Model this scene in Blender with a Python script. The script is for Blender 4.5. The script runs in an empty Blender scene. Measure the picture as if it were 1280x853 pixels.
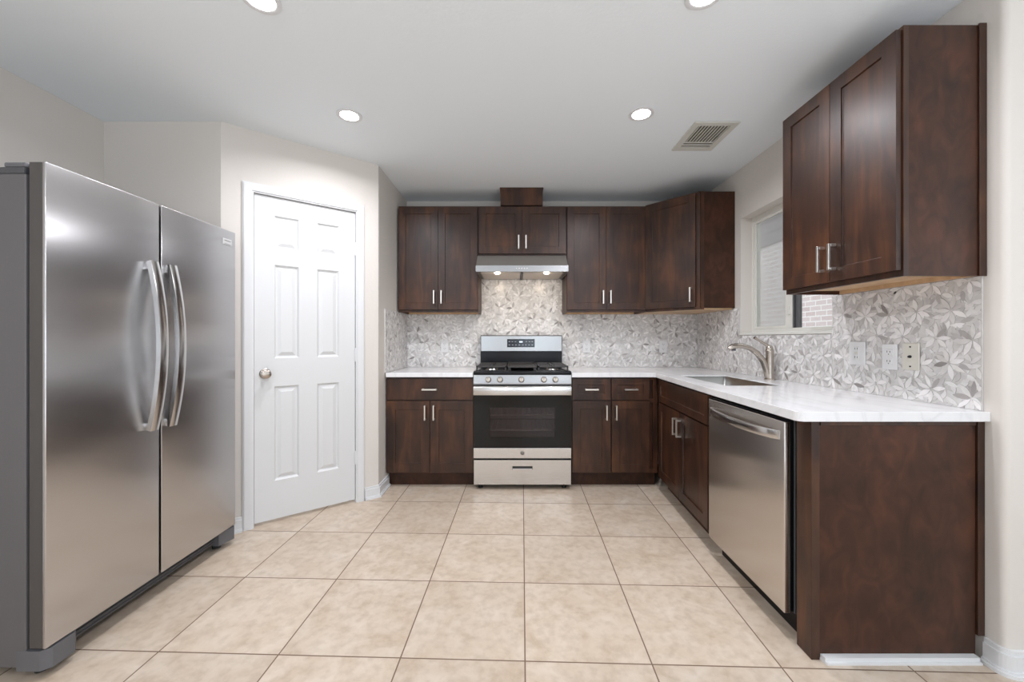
import bpy, bmesh, math, random
from mathutils import Vector, Matrix
C = bpy.context.scene
COL = C.collection
R = math.radians
random.seed(7)

# ---------------------------------------------------------------- camera, world, exposure
CEIL = 2.47
cam = bpy.data.cameras.new('camera')
camo = bpy.data.objects.new('camera', cam)
COL.objects.link(camo)
camo.location = (0, 0, 1.174)
camo.rotation_euler = (R(90), 0, 0)
cam.sensor_width = 36
cam.lens = 489 / 1280 * 36
cam.shift_x = -4 / 1280
cam.shift_y = -2.5 / 1280
cam.clip_start = 0.02
C.camera = camo

w = bpy.data.worlds.new('sky')
C.world = w
w.use_nodes = True
w.node_tree.nodes['Background'].inputs[0].default_value = (0.92, 0.94, 1.0, 1)
w.node_tree.nodes['Background'].inputs[1].default_value = 2.3

C.view_settings.view_transform = 'Standard'
C.view_settings.look = 'None'
C.view_settings.gamma = 1
C.view_settings.use_curve_mapping = False
C.view_settings.exposure = -0.22

REAR_FILL_POWER = 11
CEILING_FILL_POWER = 125
WINDOW_POWER = 16      # daylight through the living-room windows behind the camera
DOWNLIGHT_POWER = 11.5
HOOD_POWER = 1.3

def area(name, loc, rot, sx, sy, power, color=(1, 1, 1), parent=None, shape='RECTANGLE', spread=180):
    l = bpy.data.lights.new(name, 'AREA')
    l.shape = shape
    l.size = sx
    if shape in ('RECTANGLE', 'ELLIPSE'):
        l.size_y = sy
    l.energy = power
    l.color = color
    l.spread = R(spread)
    o = bpy.data.objects.new(name, l)
    COL.objects.link(o)
    o.location = loc
    o.rotation_euler = rot
    if parent:
        o.parent = parent
    return o

# daylight just outside the three windows of the rear wall and the two of the far side wall
REAR_Y = -4.6
FAR_X = 4.4
LEFT_X = -2.45
REAR_WIN = [(-1.9, -0.7), (0.1, 1.3), (2.3, 3.5)]
SIDE_WIN = [(-3.6, -2.2), (-1.2, 0.2)]
for a, b in REAR_WIN:
    area('daylight', ((a + b) / 2, REAR_Y - 0.2, 1.45), (R(90), 0, 0), b - a, 1.5, WINDOW_POWER, (0.80, 0.92, 1.1))
for a, b in SIDE_WIN:
    area('daylight', (FAR_X + 0.2, (a + b) / 2, 1.45), (R(90), 0, R(90)), b - a, 1.5, WINDOW_POWER, (0.80, 0.92, 1.1))

# added fill lights behind the camera: a wide upward one to brighten the ceiling
area('ceiling_fill_light', (0.8, -2.2, 0.5), (R(180), 0, 0), 4.6, 3.6, CEILING_FILL_POWER, (0.92, 0.98, 1.09))
for lx, ly in ((-1.2, -0.5), (0.9, -0.5), (-1.2, -2.6), (0.9, -2.6), (2.9, -2.6)):  # unseen overhead fills, added so surfaces facing the camera get front light
    area('rear_fill_light', (lx, ly, CEIL - 0.01), (0, 0, 0), 0.12, 0.12, REAR_FILL_POWER, (0.97, 0.98, 1.04), None, 'DISK', 170)

# ---------------------------------------------------------------- materials
def mat(name, color, rough=0.5, metal=0.0, coat=0.0, emit=None, estr=0, spec=None):
    m = bpy.data.materials.new(name)
    m.use_nodes = True
    b = m.node_tree.nodes['Principled BSDF']
    b.inputs['Base Color'].default_value = (*color, 1)
    b.inputs['Roughness'].default_value = rough
    b.inputs['Metallic'].default_value = metal
    b.inputs['Coat Weight'].default_value = coat
    b.inputs['Coat Roughness'].default_value = 0.15
    if spec is not None:
        b.inputs['Specular IOR Level'].default_value = spec
    if emit:
        b.inputs['Emission Color'].default_value = (*emit, 1)
        b.inputs['Emission Strength'].default_value = estr
    return m

def nt(m):
    t = m.node_tree
    return t, t.nodes, t.links, t.nodes['Principled BSDF']

def noise_bump(m, scale=(80, 80, 80), strength=0.05, dist=0.002, detail=3):
    t, N, L, b = nt(m)
    tc = N.new('ShaderNodeTexCoord'); mp = N.new('ShaderNodeMapping')
    mp.inputs['Scale'].default_value = scale
    n = N.new('ShaderNodeTexNoise'); n.inputs['Scale'].default_value = 1; n.inputs['Detail'].default_value = detail
    bp = N.new('ShaderNodeBump'); bp.inputs['Strength'].default_value = strength; bp.inputs['Distance'].default_value = dist
    L.new(tc.outputs['Object'], mp.inputs[0]); L.new(mp.outputs[0], n.inputs['Vector'])
    L.new(n.outputs['Fac'], bp.inputs['Height']); L.new(bp.outputs[0], b.inputs['Normal'])
    return m

def ramp(N, stops):
    r = N.new('ShaderNodeValToRGB')
    el = r.color_ramp.elements
    el[0].position, el[0].color = stops[0][0], (*stops[0][1], 1)
    el[1].position, el[1].color = stops[-1][0], (*stops[-1][1], 1)
    for p, c in stops[1:-1]:
        e = el.new(p); e.color = (*c, 1)
    return r

def wood(name, dark, mid, light, rough=0.42, zscale=1.3, knots=True):
    m = mat(name, mid, rough, coat=0.15, spec=0.4)
    m.node_tree.nodes['Principled BSDF'].inputs['Coat Roughness'].default_value = 0.3
    t, N, L, b = nt(m)
    tc = N.new('ShaderNodeTexCoord'); oi = N.new('ShaderNodeObjectInfo')
    ad = N.new('ShaderNodeVectorMath'); ad.operation = 'ADD'
    sc = N.new('ShaderNodeVectorMath'); sc.operation = 'SCALE'; sc.inputs['Scale'].default_value = 17
    cb = N.new('ShaderNodeCombineXYZ')
    for k in range(3):
        L.new(oi.outputs['Random'], cb.inputs[k])
    L.new(cb.outputs[0], sc.inputs[0])
    L.new(tc.outputs['Object'], ad.inputs[0]); L.new(sc.outputs[0], ad.inputs[1])
    mp = N.new('ShaderNodeMapping'); mp.inputs['Scale'].default_value = (9, 9, zscale)
    L.new(ad.outputs[0], mp.inputs[0])
    n = N.new('ShaderNodeTexNoise'); n.inputs['Scale'].default_value = 1.6; n.inputs['Detail'].default_value = 7
    n.inputs['Distortion'].default_value = 1.2
    L.new(mp.outputs[0], n.inputs['Vector'])
    n2 = N.new('ShaderNodeTexNoise'); n2.inputs['Scale'].default_value = 4.5; n2.inputs['Detail'].default_value = 3
    L.new(ad.outputs[0], n2.inputs['Vector'])
    mx = N.new('ShaderNodeMath'); mx.operation = 'MULTIPLY_ADD'; mx.inputs[1].default_value = 0.55
    m3 = N.new('ShaderNodeMath'); m3.operation = 'MULTIPLY'; m3.inputs[1].default_value = 0.45
    L.new(n2.outputs['Fac'], m3.inputs[0])
    L.new(n.outputs['Fac'], mx.inputs[0]); L.new(m3.outputs[0], mx.inputs[2])
    r = ramp(N, [(0.34, dark), (0.5, mid), (0.68, light)])
    L.new(mx.outputs[0], r.inputs[0]); L.new(r.outputs[0], b.inputs['Base Color'])
    return m

M = {}
M['wood'] = wood('espresso_wood', (0.018, 0.0068, 0.0040), (0.043, 0.0165, 0.0080), (0.100, 0.037, 0.0140))
M['wood_end'] = wood('espresso_end_panel', (0.026, 0.0115, 0.007), (0.048, 0.0195, 0.0110), (0.082, 0.031, 0.0165), zscale=5)
_b = M['wood_end'].node_tree.nodes['Principled BSDF']; _b.inputs['Coat Weight'].default_value = 0.0; _b.inputs['Specular IOR Level'].default_value = 0.28
M['wood_black'] = mat('dark_gap', (0.006, 0.004, 0.004), 0.6)
M['maple'] = wood('raw_maple', (0.42, 0.26, 0.14), (0.55, 0.36, 0.20), (0.65, 0.45, 0.27), 0.5)
M['wall'] = noise_bump(mat('warm_wall_paint', (0.675, 0.635, 0.59), 0.7), (60, 60, 60), 0.15, 0.003)
M['ceiling'] = noise_bump(mat('ceiling_paint', (0.83, 0.875, 0.90), 0.8), (70, 70, 70), 0.2, 0.003)
M['trim'] = mat('white_trim', (0.70, 0.705, 0.71), 0.35)
M['door'] = mat('white_door_paint', (0.665, 0.67, 0.67), 0.4)
M['nickel'] = mat('brushed_nickel', (0.47, 0.42, 0.37), 0.27, 1)
M['pull'] = mat('satin_nickel_pull', (0.80, 0.77, 0.73), 0.3, 1)
M['black'] = mat('black_enamel', (0.008, 0.008, 0.010), 0.2, spec=0.22)
M['iron'] = mat('cast_iron', (0.035, 0.030, 0.028), 0.35)
M['plastic_w'] = mat('white_plastic', (0.75, 0.75, 0.75), 0.35)
M['plastic_b'] = mat('beige_plastic', (0.66, 0.64, 0.57), 0.4)
M['slot'] = mat('dark_slot', (0.02, 0.02, 0.02), 0.6)
M['grey_plastic'] = mat('grey_plastic', (0.12, 0.12, 0.128), 0.45)
M['grey_paint'] = noise_bump(mat('grey_steel_side', (0.135, 0.128, 0.132), 0.45, 0.2), (300, 300, 300), 0.1, 0.0006)
M['door_grey'] = mat('door_edge_grey', (0.10, 0.092, 0.088), 0.4, 0.4)
M['dark_grey'] = mat('dark_grey_plastic', (0.07, 0.07, 0.075), 0.5)
M['vinyl'] = mat('almond_vinyl', (0.72, 0.71, 0.66), 0.4)
M['lens'] = mat('lamp_lens', (1, 1, 1), 0.5, emit=(1, 0.98, 0.95), estr=25)
M['hoodlens'] = mat('hood_lamp_lens', (1, 1, 1), 0.5, emit=(1, 0.86, 0.66), estr=14)
M['lcd'] = mat('lcd_digits', (0.5, 0.6, 0.7), 0.4, emit=(0.75, 0.9, 1.0), estr=1.4)
M['legend'] = mat('printed_legend', (0.45, 0.5, 0.56), 0.5)
M['cavity'] = mat('oven_enamel', (0.34, 0.30, 0.31), 0.35)
M['vent_w'] = mat('vent_paint', (0.62, 0.61, 0.56), 0.5)
M['vent_d'] = mat('vent_inside', (0.07, 0.05, 0.03), 0.8)
M['display'] = mat('display_glass', (0.015, 0.018, 0.028), 0.12)
M['badge'] = mat('badge', (0.55, 0.52, 0.5), 0.3, 1)
M['badge_d'] = mat('badge_dark', (0.22, 0.21, 0.2), 0.35, 1)

def steel(name, col, rough, stretch=(4, 900, 900), var=0.01, tangent=None):
    m = mat(name, col, rough, 1)
    t, N, L, b = nt(m)
    tc = N.new('ShaderNodeTexCoord'); mp = N.new('ShaderNodeMapping'); mp.inputs['Scale'].default_value = stretch
    n = N.new('ShaderNodeTexNoise'); n.inputs['Scale'].default_value = 1; n.inputs['Detail'].default_value = 2
    mr = N.new('ShaderNodeMapRange'); mr.inputs[3].default_value = rough - var; mr.inputs[4].default_value = rough + var
    L.new(tc.outputs['Object'], mp.inputs[0]); L.new(mp.outputs[0], n.inputs['Vector'])
    L.new(n.outputs['Fac'], mr.inputs[0]); L.new(mr.outputs[0], b.inputs['Roughness'])
    if tangent:      # brushed grain: reflections smear across it
        cx = N.new('ShaderNodeCombineXYZ')
        for k_ in range(3): cx.inputs[k_].default_value = tangent[k_]
        L.new(cx.outputs[0], b.inputs['Tangent'])
        b.inputs['Anisotropic'].default_value = 0.88
    return m
M['steel'] = steel('brushed_steel', (0.63, 0.605, 0.58), 0.27)
M['steel_f'] = steel('fridge_steel', (0.57, 0.56, 0.565), 0.26, (900, 4, 900), 0.006, (0, 1, 0))
M['steel_d'] = steel('dishwasher_steel', (0.64, 0.60, 0.565), 0.25, (4, 900, 900), 0.006, (0, 1, 0))
M['steel_h'] = steel('bright_steel', (0.62, 0.61, 0.60), 0.2)
M['steel_r'] = steel('range_steel', (0.37, 0.37, 0.372), 0.24)
M['sink'] = steel('sink_steel', (0.50, 0.50, 0.49), 0.32)

def glass(name, tint, transp, rough=0.03):
    m = bpy.data.materials.new(name); m.use_nodes = True
    t = m.node_tree; N = t.nodes; L = t.links
    N.clear()
    out = N.new('ShaderNodeOutputMaterial'); mix = N.new('ShaderNodeMixShader')
    g = N.new('ShaderNodeBsdfGlossy'); g.inputs['Roughness'].default_value = rough
    tr = N.new('ShaderNodeBsdfTransparent'); tr.inputs['Color'].default_value = (*tint, 1)
    lw = N.new('ShaderNodeLayerWeight'); lw.inputs['Blend'].default_value = 0.5
    pw = N.new('ShaderNodeMath'); pw.operation = 'POWER'; pw.inputs[1].default_value = 4
    fr = N.new('ShaderNodeMath'); fr.operation = 'MULTIPLY_ADD'; fr.inputs[1].default_value = 0.7; fr.inputs[2].default_value = transp
    L.new(lw.outputs['Facing'], pw.inputs[0]); L.new(pw.outputs[0], fr.inputs[0])
    L.new(fr.outputs[0], mix.inputs[0]); L.new(tr.outputs[0], mix.inputs[1]); L.new(g.outputs[0], mix.inputs[2])
    L.new(mix.outputs[0], out.inputs[0])
    return m
M['glass'] = glass('window_glass', (0.95, 0.97, 0.96), 0.04)
M['screen'] = glass('window_screen_pane', (0.80, 0.82, 0.81), 0.14, 0.3)
M['ovenglass'] = glass('oven_glass', (0.78, 0.72, 0.71), 0.025)
M['blackglass'] = mat('black_glass', (0.010, 0.009, 0.008), 0.05, spec=0.25)

def hazy():
    m = M['screen']; t = m.node_tree; N = t.nodes; L = t.links
    out = next(n for n in N if n.type == 'OUTPUT_MATERIAL'); src = out.inputs[0].links[0].from_socket
    tl = N.new('ShaderNodeBsdfTranslucent'); tl.inputs['Color'].default_value = (0.86, 0.90, 0.87, 1)
    mx = N.new('ShaderNodeMixShader'); mx.inputs[0].default_value = 0.2
    L.new(src, mx.inputs[1]); L.new(tl.outputs[0], mx.inputs[2]); L.new(mx.outputs[0], out.inputs[0])
hazy()

def counter_mat():
    m = mat('white_quartz', (0.8, 0.8, 0.8), 0.12)
    t, N, L, b = nt(m)
    tc = N.new('ShaderNodeTexCoord'); mp = N.new('ShaderNodeMapping')
    mp.inputs['Rotation'].default_value = (0, 0, R(35)); mp.inputs['Scale'].default_value = (3.2, 1.1, 1)
    n = N.new('ShaderNodeTexNoise'); n.inputs['Scale'].default_value = 1.6; n.inputs['Detail'].default_value = 8
    n.inputs['Distortion'].default_value = 1.1
    r = ramp(N, [(0.36, (0.80, 0.80, 0.805)), (0.48, (0.77, 0.77, 0.78)), (0.5, (0.71, 0.71, 0.72)), (0.53, (0.78, 0.78, 0.785)), (0.64, (0.82, 0.82, 0.825))])
    L.new(tc.outputs['Object'], mp.inputs[0]); L.new(mp.outputs[0], n.inputs['Vector'])
    L.new(n.outputs['Fac'], r.inputs[0]); L.new(r.outputs[0], b.inputs['Base Color'])
    return m
M['quartz'] = counter_mat()

def floor_mat():
    m = mat('floor_tile', (0.6, 0.5, 0.4), 0.3)
    t, N, L, b = nt(m)
    tc = N.new('ShaderNodeTexCoord'); sp = N.new('ShaderNodeSeparateXYZ')
    L.new(tc.outputs['Object'], sp.inputs[0])
    def math_(op, a, bb=None, c=None):
        n = N.new('ShaderNodeMath'); n.operation = op
        for i, v in enumerate((a, bb, c)):
            if v is None: continue
            if isinstance(v, (int, float)): n.inputs[i].default_value = v
            else: L.new(v, n.inputs[i])
        return n.outputs[0]
    x = math_('SUBTRACT', sp.outputs[0], 0.0358); y = math_('SUBTRACT', sp.outputs[1], 1.4248)
    i = math_('ADD', math_('MULTIPLY', x, 2.18288), math_('MULTIPLY', y, -0.0384))
    j = math_('ADD', math_('MULTIPLY', x, 0.06867), math_('MULTIPLY', y, 2.18305))
    ei = math_('ABSOLUTE', math_('SUBTRACT', math_('FRACT', i), 0.5))
    ej = math_('ABSOLUTE', math_('SUBTRACT', math_('FRACT', j), 0.5))
    e = math_('MAXIMUM', ei, ej)
    g = N.new('ShaderNodeMapRange'); g.inputs[1].default_value = 0.4935; g.inputs[2].default_value = 0.4955
    L.new(e, g.inputs[0])
    fi = math_('FLOOR', i); fj = math_('FLOOR', j)
    cb = N.new('ShaderNodeCombineXYZ'); L.new(fi, cb.inputs[0]); L.new(fj, cb.inputs[1])
    wn = N.new('ShaderNodeTexWhiteNoise'); L.new(cb.outputs[0], wn.inputs['Vector'])
    ad = N.new('ShaderNodeVectorMath'); ad.operation = 'ADD'
    sc = N.new('ShaderNodeVectorMath'); sc.operation = 'SCALE'; sc.inputs['Scale'].default_value = 9
    L.new(wn.outputs['Color'], sc.inputs[0]); L.new(tc.outputs['Object'], ad.inputs[0]); L.new(sc.outputs[0], ad.inputs[1])
    n1 = N.new('ShaderNodeTexNoise'); n1.inputs['Scale'].default_value = 7; n1.inputs['Detail'].default_value = 9; n1.inputs['Roughness'].default_value = 0.65
    n1.inputs['Distortion'].default_value = 0.6
    L.new(ad.outputs[0], n1.inputs['Vector'])
    r = ramp(N, [(0.30, (0.51, 0.40, 0.30)), (0.5, (0.585, 0.485, 0.385)), (0.72, (0.645, 0.56, 0.47))])
    L.new(n1.outputs['Fac'], r.inputs[0])
    n2 = N.new('ShaderNodeTexNoise'); n2.inputs['Scale'].default_value = 26; n2.inputs['Detail'].default_value = 6
    L.new(ad.outputs[0], n2.inputs['Vector'])
    r2 = ramp(N, [(0.32, (0.86, 0.84, 0.82)), (0.55, (1.0, 1.0, 1.0))])
    L.new(n2.outputs['Fac'], r2.inputs[0])
    mu = N.new('ShaderNodeMix'); mu.data_type = 'RGBA'; mu.blend_type = 'MULTIPLY'; mu.inputs[0].default_value = 1
    L.new(r.outputs[0], mu.inputs[6]); L.new(r2.outputs[0], mu.inputs[7])
    vr = N.new('ShaderNodeMapRange'); vr.inputs[3].default_value = 0.93; vr.inputs[4].default_value = 1.05
    L.new(wn.outputs['Value'], vr.inputs[0])
    mv = N.new('ShaderNodeVectorMath'); mv.operation = 'SCALE'
    L.new(mu.outputs[2], mv.inputs[0]); L.new(vr.outputs[0], mv.inputs['Scale'])
    mg = N.new('ShaderNodeMix'); mg.data_type = 'RGBA'
    L.new(g.outputs[0], mg.inputs[0]); L.new(mv.outputs[0], mg.inputs[6]); mg.inputs[7].default_value = (0.17, 0.11, 0.075, 1)
    L.new(mg.outputs[2], b.inputs['Base Color'])
    rr = N.new('ShaderNodeMapRange'); rr.inputs[3].default_value = 0.30; rr.inputs[4].default_value = 0.8
    L.new(g.outputs[0], rr.inputs[0]); L.new(rr.outputs[0], b.inputs['Roughness'])
    bp = N.new('ShaderNodeBump'); bp.inputs['Strength'].default_value = 0.25; bp.inputs['Distance'].default_value = 0.004
    hh = math_('SUBTRACT', math_('MULTIPLY', n2.outputs['Fac'], 0.35), g.outputs[0])
    L.new(hh, bp.inputs['Height']); L.new(bp.outputs[0], b.inputs['Normal'])
    return m
M['floor'] = floor_mat()

def mosaic_mat():
    m = mat('leaf_marble', (0.7, 0.7, 0.7), 0.28)
    t, N, L, b = nt(m)
    at = N.new('ShaderNodeAttribute'); at.attribute_name = 'tone'
    tc = N.new('ShaderNodeTexCoord'); n = N.new('ShaderNodeTexNoise'); n.inputs['Scale'].default_value = 22; n.inputs['Detail'].default_value = 6
    n.inputs['Distortion'].default_value = 1.5
    L.new(tc.outputs['Object'], n.inputs['Vector'])
    r = ramp(N, [(0.35, (0.94, 0.935, 0.93)), (0.6, (1.03, 1.03, 1.03))])
    L.new(n.outputs['Fac'], r.inputs[0])
    mu = N.new('ShaderNodeMix'); mu.data_type = 'RGBA'; mu.blend_type = 'MULTIPLY'; mu.inputs[0].default_value = 1
    L.new(at.outputs['Color'], mu.inputs[6]); L.new(r.outputs[0], mu.inputs[7]); L.new(mu.outputs[2], b.inputs['Base Color'])
    return m
M['mosaic'] = mosaic_mat()

def brick_mat():
    m = mat('painted_brick', (0.5, 0.4, 0.4), 0.8)
    t, N, L, b = nt(m)
    tc = N.new('ShaderNodeTexCoord'); mp = N.new('ShaderNodeMapping'); mp.inputs['Rotation'].default_value = (R(90), 0, R(90))
    sp = N.new('ShaderNodeSeparateXYZ'); cb = N.new('ShaderNodeCombineXYZ')
    L.new(tc.outputs['Object'], sp.inputs[0]); L.new(sp.outputs[1], cb.inputs[0]); L.new(sp.outputs[2], cb.inputs[1])
    br = N.new('ShaderNodeTexBrick'); br.inputs['Scale'].default_value = 1
    br.inputs['Brick Width'].default_value = 0.2; br.inputs['Row Height'].default_value = 0.075; br.inputs['Mortar Size'].default_value = 0.008
    br.inputs['Color1'].default_value = (0.60, 0.52, 0.51, 1); br.inputs['Color2'].default_value = (0.53, 0.44, 0.43, 1)
    br.inputs['Mortar'].default_value = (0.74, 0.72, 0.70, 1)
    L.new(cb.outputs[0], br.inputs['Vector']); L.new(br.outputs['Color'], b.inputs['Base Color'])
    return m
M['brick'] = brick_mat()
M['siding'] = mat('plum_grey_siding', (0.19, 0.155, 0.165), 0.7)

# ---------------------------------------------------------------- mesh helpers
def bx(bm, lo, hi, b=0.0, seg=2):
    lo = Vector(lo); hi = Vector(hi)
    g = bmesh.ops.create_cube(bm, size=1.0)
    vs = g['verts']
    c = (lo + hi) / 2; s = hi - lo
    for v in vs:
        v.co = Vector((v.co.x * s.x + c.x, v.co.y * s.y + c.y, v.co.z * s.z + c.z))
    if b > 0:
        b = min(b, 0.45 * min(abs(s.x), abs(s.y), abs(s.z)))
        es = set()
        for v in vs:
            es.update(v.link_edges)
        bmesh.ops.bevel(bm, geom=list(es), offset=b, segments=seg, affect='EDGES', profile=0.5)
    return bm

def prism(bm, poly, z0, z1):
    lo = [bm.verts.new((x, y, z0)) for x, y in poly]
    hi = [bm.verts.new((x, y, z1)) for x, y in poly]
    n = len(poly)
    bm.faces.new(list(reversed(lo))); bm.faces.new(hi)
    for i in range(n):
        bm.faces.new((lo[i], lo[(i + 1) % n], hi[(i + 1) % n], hi[i]))

def tube(bm, pts, radii, n=12, sq=None):
    pts = [Vector(p) for p in pts]
    if isinstance(radii, (int, float)):
        radii = [radii] * len(pts)
    rings = []
    up = Vector((0, 0, 1))
    t0 = (pts[1] - pts[0]).normalized()
    if abs(t0.dot(up)) > 0.95:
        up = Vector((1, 0, 0))
    nrm = (up - t0 * up.dot(t0)).normalized()
    for i, p in enumerate(pts):
        if i == 0: t = pts[1] - pts[0]
        elif i == len(pts) - 1: t = pts[-1] - pts[-2]
        else: t = (pts[i + 1] - pts[i]).normalized() + (pts[i] - pts[i - 1]).normalized()
        t.normalize()
        nrm = (nrm - t * nrm.dot(t)).normalized()
        bi = t.cross(nrm)
        rings.append([bm.verts.new(p + (nrm * math.cos(2 * math.pi * k / n) + bi * math.sin(2 * math.pi * k / n)) * radii[i]) for k in range(n)])
    for a, b in zip(rings, rings[1:]):
        for k in range(n):
            bm.faces.new((a[k], a[(k + 1) % n], b[(k + 1) % n], b[k]))
    bm.faces.new(list(reversed(rings[0]))); bm.faces.new(rings[-1])

def lathe(bm, prof, n=24, mtx=Matrix.Identity(4)):
    rings = []
    for r, z in prof:
        rings.append([bm.verts.new(mtx @ Vector((r * math.cos(2 * math.pi * k / n), r * math.sin(2 * math.pi * k / n), z))) for k in range(n)])
    for a, b in zip(rings, rings[1:]):
        for k in range(n):
            bm.faces.new((a[k], a[(k + 1) % n], b[(k + 1) % n], b[k]))
    bm.faces.new(list(reversed(rings[0]))); bm.faces.new(rings[-1])

def strap(bm, pts, w, t, wdir):
    """sweep a rectangular section (width w along wdir, thickness t) through pts"""
    pts = [Vector(p) for p in pts]; wd = Vector(wdir).normalized()
    rings = []
    for i, p in enumerate(pts):
        a = pts[max(i - 1, 0)]; b = pts[min(i + 1, len(pts) - 1)]
        tg = (b - a).normalized(); nn = tg.cross(wd).normalized()
        c = 0.12
        sec = [(-1, -1 + c), (-1 + c * t / w * 2, -1), (1 - c * t / w * 2, -1), (1, -1 + c), (1, 1 - c), (1 - c * t / w * 2, 1), (-1 + c * t / w * 2, 1), (-1, 1 - c)]
        rings.append([bm.verts.new(p + wd * (u * w / 2) + nn * (v * t / 2)) for u, v in sec])
    n = 8
    for a, b in zip(rings, rings[1:]):
        for k in range(n):
            bm.faces.new((a[k], a[(k + 1) % n], b[(k + 1) % n], b[k]))
    bm.faces.new(list(reversed(rings[0]))); bm.faces.new(rings[-1])

def panel_slab(bm, W, H, T, rects, prof):
    """slab 0..W x 0..H, front at y=-T facing -y, back at y=0; each rect gets nested loops (inset, depth)"""
    xs = sorted({0, W, *[r[0] for r in rects], *[r[1] for r in rects]})
    zs = sorted({0, H, *[r[2] for r in rects], *[r[3] for r in rects]})
    key = {}
    def V(x, z, y=-T):
        k = (round(x, 5), round(y, 5), round(z, 5))
        if k not in key:
            key[k] = bm.verts.new((x, y, z))
        return key[k]
    for a, b in zip(xs, xs[1:]):
        for c, d in zip(zs, zs[1:]):
            if any(abs(r[0] - a) < 1e-6 and abs(r[1] - b) < 1e-6 and abs(r[2] - c) < 1e-6 and abs(r[3] - d) < 1e-6 for r in rects):
                loops = [[(a, c), (b, c), (b, d), (a, d)]]
                vs = [[V(*p) for p in loops[0]]]
                for ins, dep in prof:
                    q = [(a + ins, c + ins), (b - ins, c + ins), (b - ins, d - ins), (a + ins, d - ins)]
                    vs.append([V(x, z, -T + dep) for x, z in q])
                for u, v in zip(vs, vs[1:]):
                    for k in range(4):
                        bm.faces.new((u[k], u[(k + 1) % 4], v[(k + 1) % 4], v[k]))
                bm.faces.new(vs[-1])
            else:
                bm.faces.new((V(a, c), V(b, c), V(b, d), V(a, d)))
    B = [V(0, 0, 0), V(W, 0, 0), V(W, H, 0), V(0, H, 0)]
    bm.faces.new(list(reversed(B)))
    bot = [V(x, 0) for x in xs]; top = [V(x, H) for x in xs]
    lef = [V(0, z) for z in zs]; rig = [V(W, z) for z in zs]
    bm.faces.new([B[0], B[1]] + list(reversed(bot)))
    bm.faces.new([B[2], B[3]] + top)
    bm.faces.new([B[3], B[0]] + lef)
    bm.faces.new([B[1], B[2]] + list(reversed(rig)))

def obj(name, bm, m, parent=None, loc=None, rot=None, smooth=False, label=None):
    bmesh.ops.recalc_face_normals(bm, faces=bm.faces[:])
    me = bpy.data.meshes.new(name)
    bm.to_mesh(me); bm.free()
    for mm in (m if isinstance(m, (list, tuple)) else [m]):
        me.materials.append(M[mm] if isinstance(mm, str) else mm)
    if smooth:
        me.shade_smooth(); me.set_sharp_from_angle(angle=R(35))
    o = bpy.data.objects.new(name, me)
    COL.objects.link(o)
    if parent: o.parent = parent
    if loc: o.location = loc
    if rot is not None: o.rotation_euler = (0, 0, rot) if isinstance(rot, (int, float)) else rot
    if label: o['label'] = label
    return o

def nb(): return bmesh.new()
def box_obj(name, lo, hi, m, parent=None, b=0.0, **k):
    return obj(name, bx(nb(), lo, hi, b), m, parent, **k)
def thing(name, label, cat, loc=(0, 0, 0), rz=0, group=None):
    o = bpy.data.objects.new(name, None); COL.objects.link(o)
    o.empty_display_size = 0.05
    o.location = loc; o.rotation_euler = (0, 0, rz); o['label'] = label; o['category'] = cat
    if group: o['group'] = group
    return o
def tag(o, label, cat, group=None):
    o['label'] = label; o['category'] = cat
    if group: o['group'] = group
    return o
def struct(o):
    o['kind'] = 'structure'
    return o

# ---------------------------------------------------------------- setting
YB = 3.68          # back wall
XR = 1.715         # right kitchen wall
XN = -1.02         # short wall left of the counter
A = Vector((-1.753, 2.33)); B = Vector((XN, 2.915))   # diagonal pantry wall
D = (B - A).normalized(); DN = Vector((D.y, -D.x))    # into the room
YE = 1.366         # end of right wall

bm_ = bmesh.new()
prism(bm_, [(LEFT_X - 0.15, REAR_Y - 0.15), (FAR_X + 0.15, REAR_Y - 0.15), (FAR_X + 0.15, YE + 0.15), (XR + 0.15, YE + 0.15), (XR + 0.15, YB + 0.15), (LEFT_X - 0.15, YB + 0.15)], -0.12, 0)
struct(obj('floor', bm_, 'floor'))
bm_ = bmesh.new()
prism(bm_, [(LEFT_X - 0.15, REAR_Y - 0.15), (FAR_X + 0.15, REAR_Y - 0.15), (FAR_X + 0.15, YE + 0.15), (XR + 0.15, YE + 0.15), (XR + 0.15, YB + 0.15), (LEFT_X - 0.15, YB + 0.15)], CEIL, CEIL + 0.12)
struct(obj('ceiling', bm_, 'ceiling'))
struct(box_obj('wall_back', (XN - 0.12, YB, 0), (XR + 0.15, YB + 0.12, CEIL), 'wall'))
struct(box_obj('wall_left', (LEFT_X - 0.12, REAR_Y, 0), (LEFT_X, 2.45, CEIL), 'wall'))
struct(box_obj('wall_alcove', (LEFT_X, 2.33, 0), (A.x - 0.0, 2.45, CEIL), 'wall'))
struct(box_obj('wall_nook', (XN - 0.12, 2.93, 0), (XN, YB, CEIL), 'wall'))
# diagonal wall with the door opening
DT0, DT1, DTOP = 0.163, 0.775, 2.085
def dpt(t, off=0.0):
    p = A + D * t + DN * off
    return (p.x, p.y)
dl = (B - A).length
bm = nb()
def dseg(t0, t1, z0, z1, o0=-0.12, o1=0.0):
    prism(bm, [dpt(t0, o0), dpt(t1, o0), dpt(t1, o1), dpt(t0, o1)], z0, z1)
dseg(0, DT0 - 0.012, 0, CEIL); dseg(DT1 + 0.012, dl, 0, CEIL); dseg(DT0 - 0.012, DT1 + 0.012, DTOP + 0.01, CEIL)
struct(obj('wall_diagonal', bm, 'wall'))
struct(box_obj('wall_pantry', (LEFT_X, 3.5, 0), (XN - 0.12, 3.6, CEIL), 'wall'))
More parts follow.
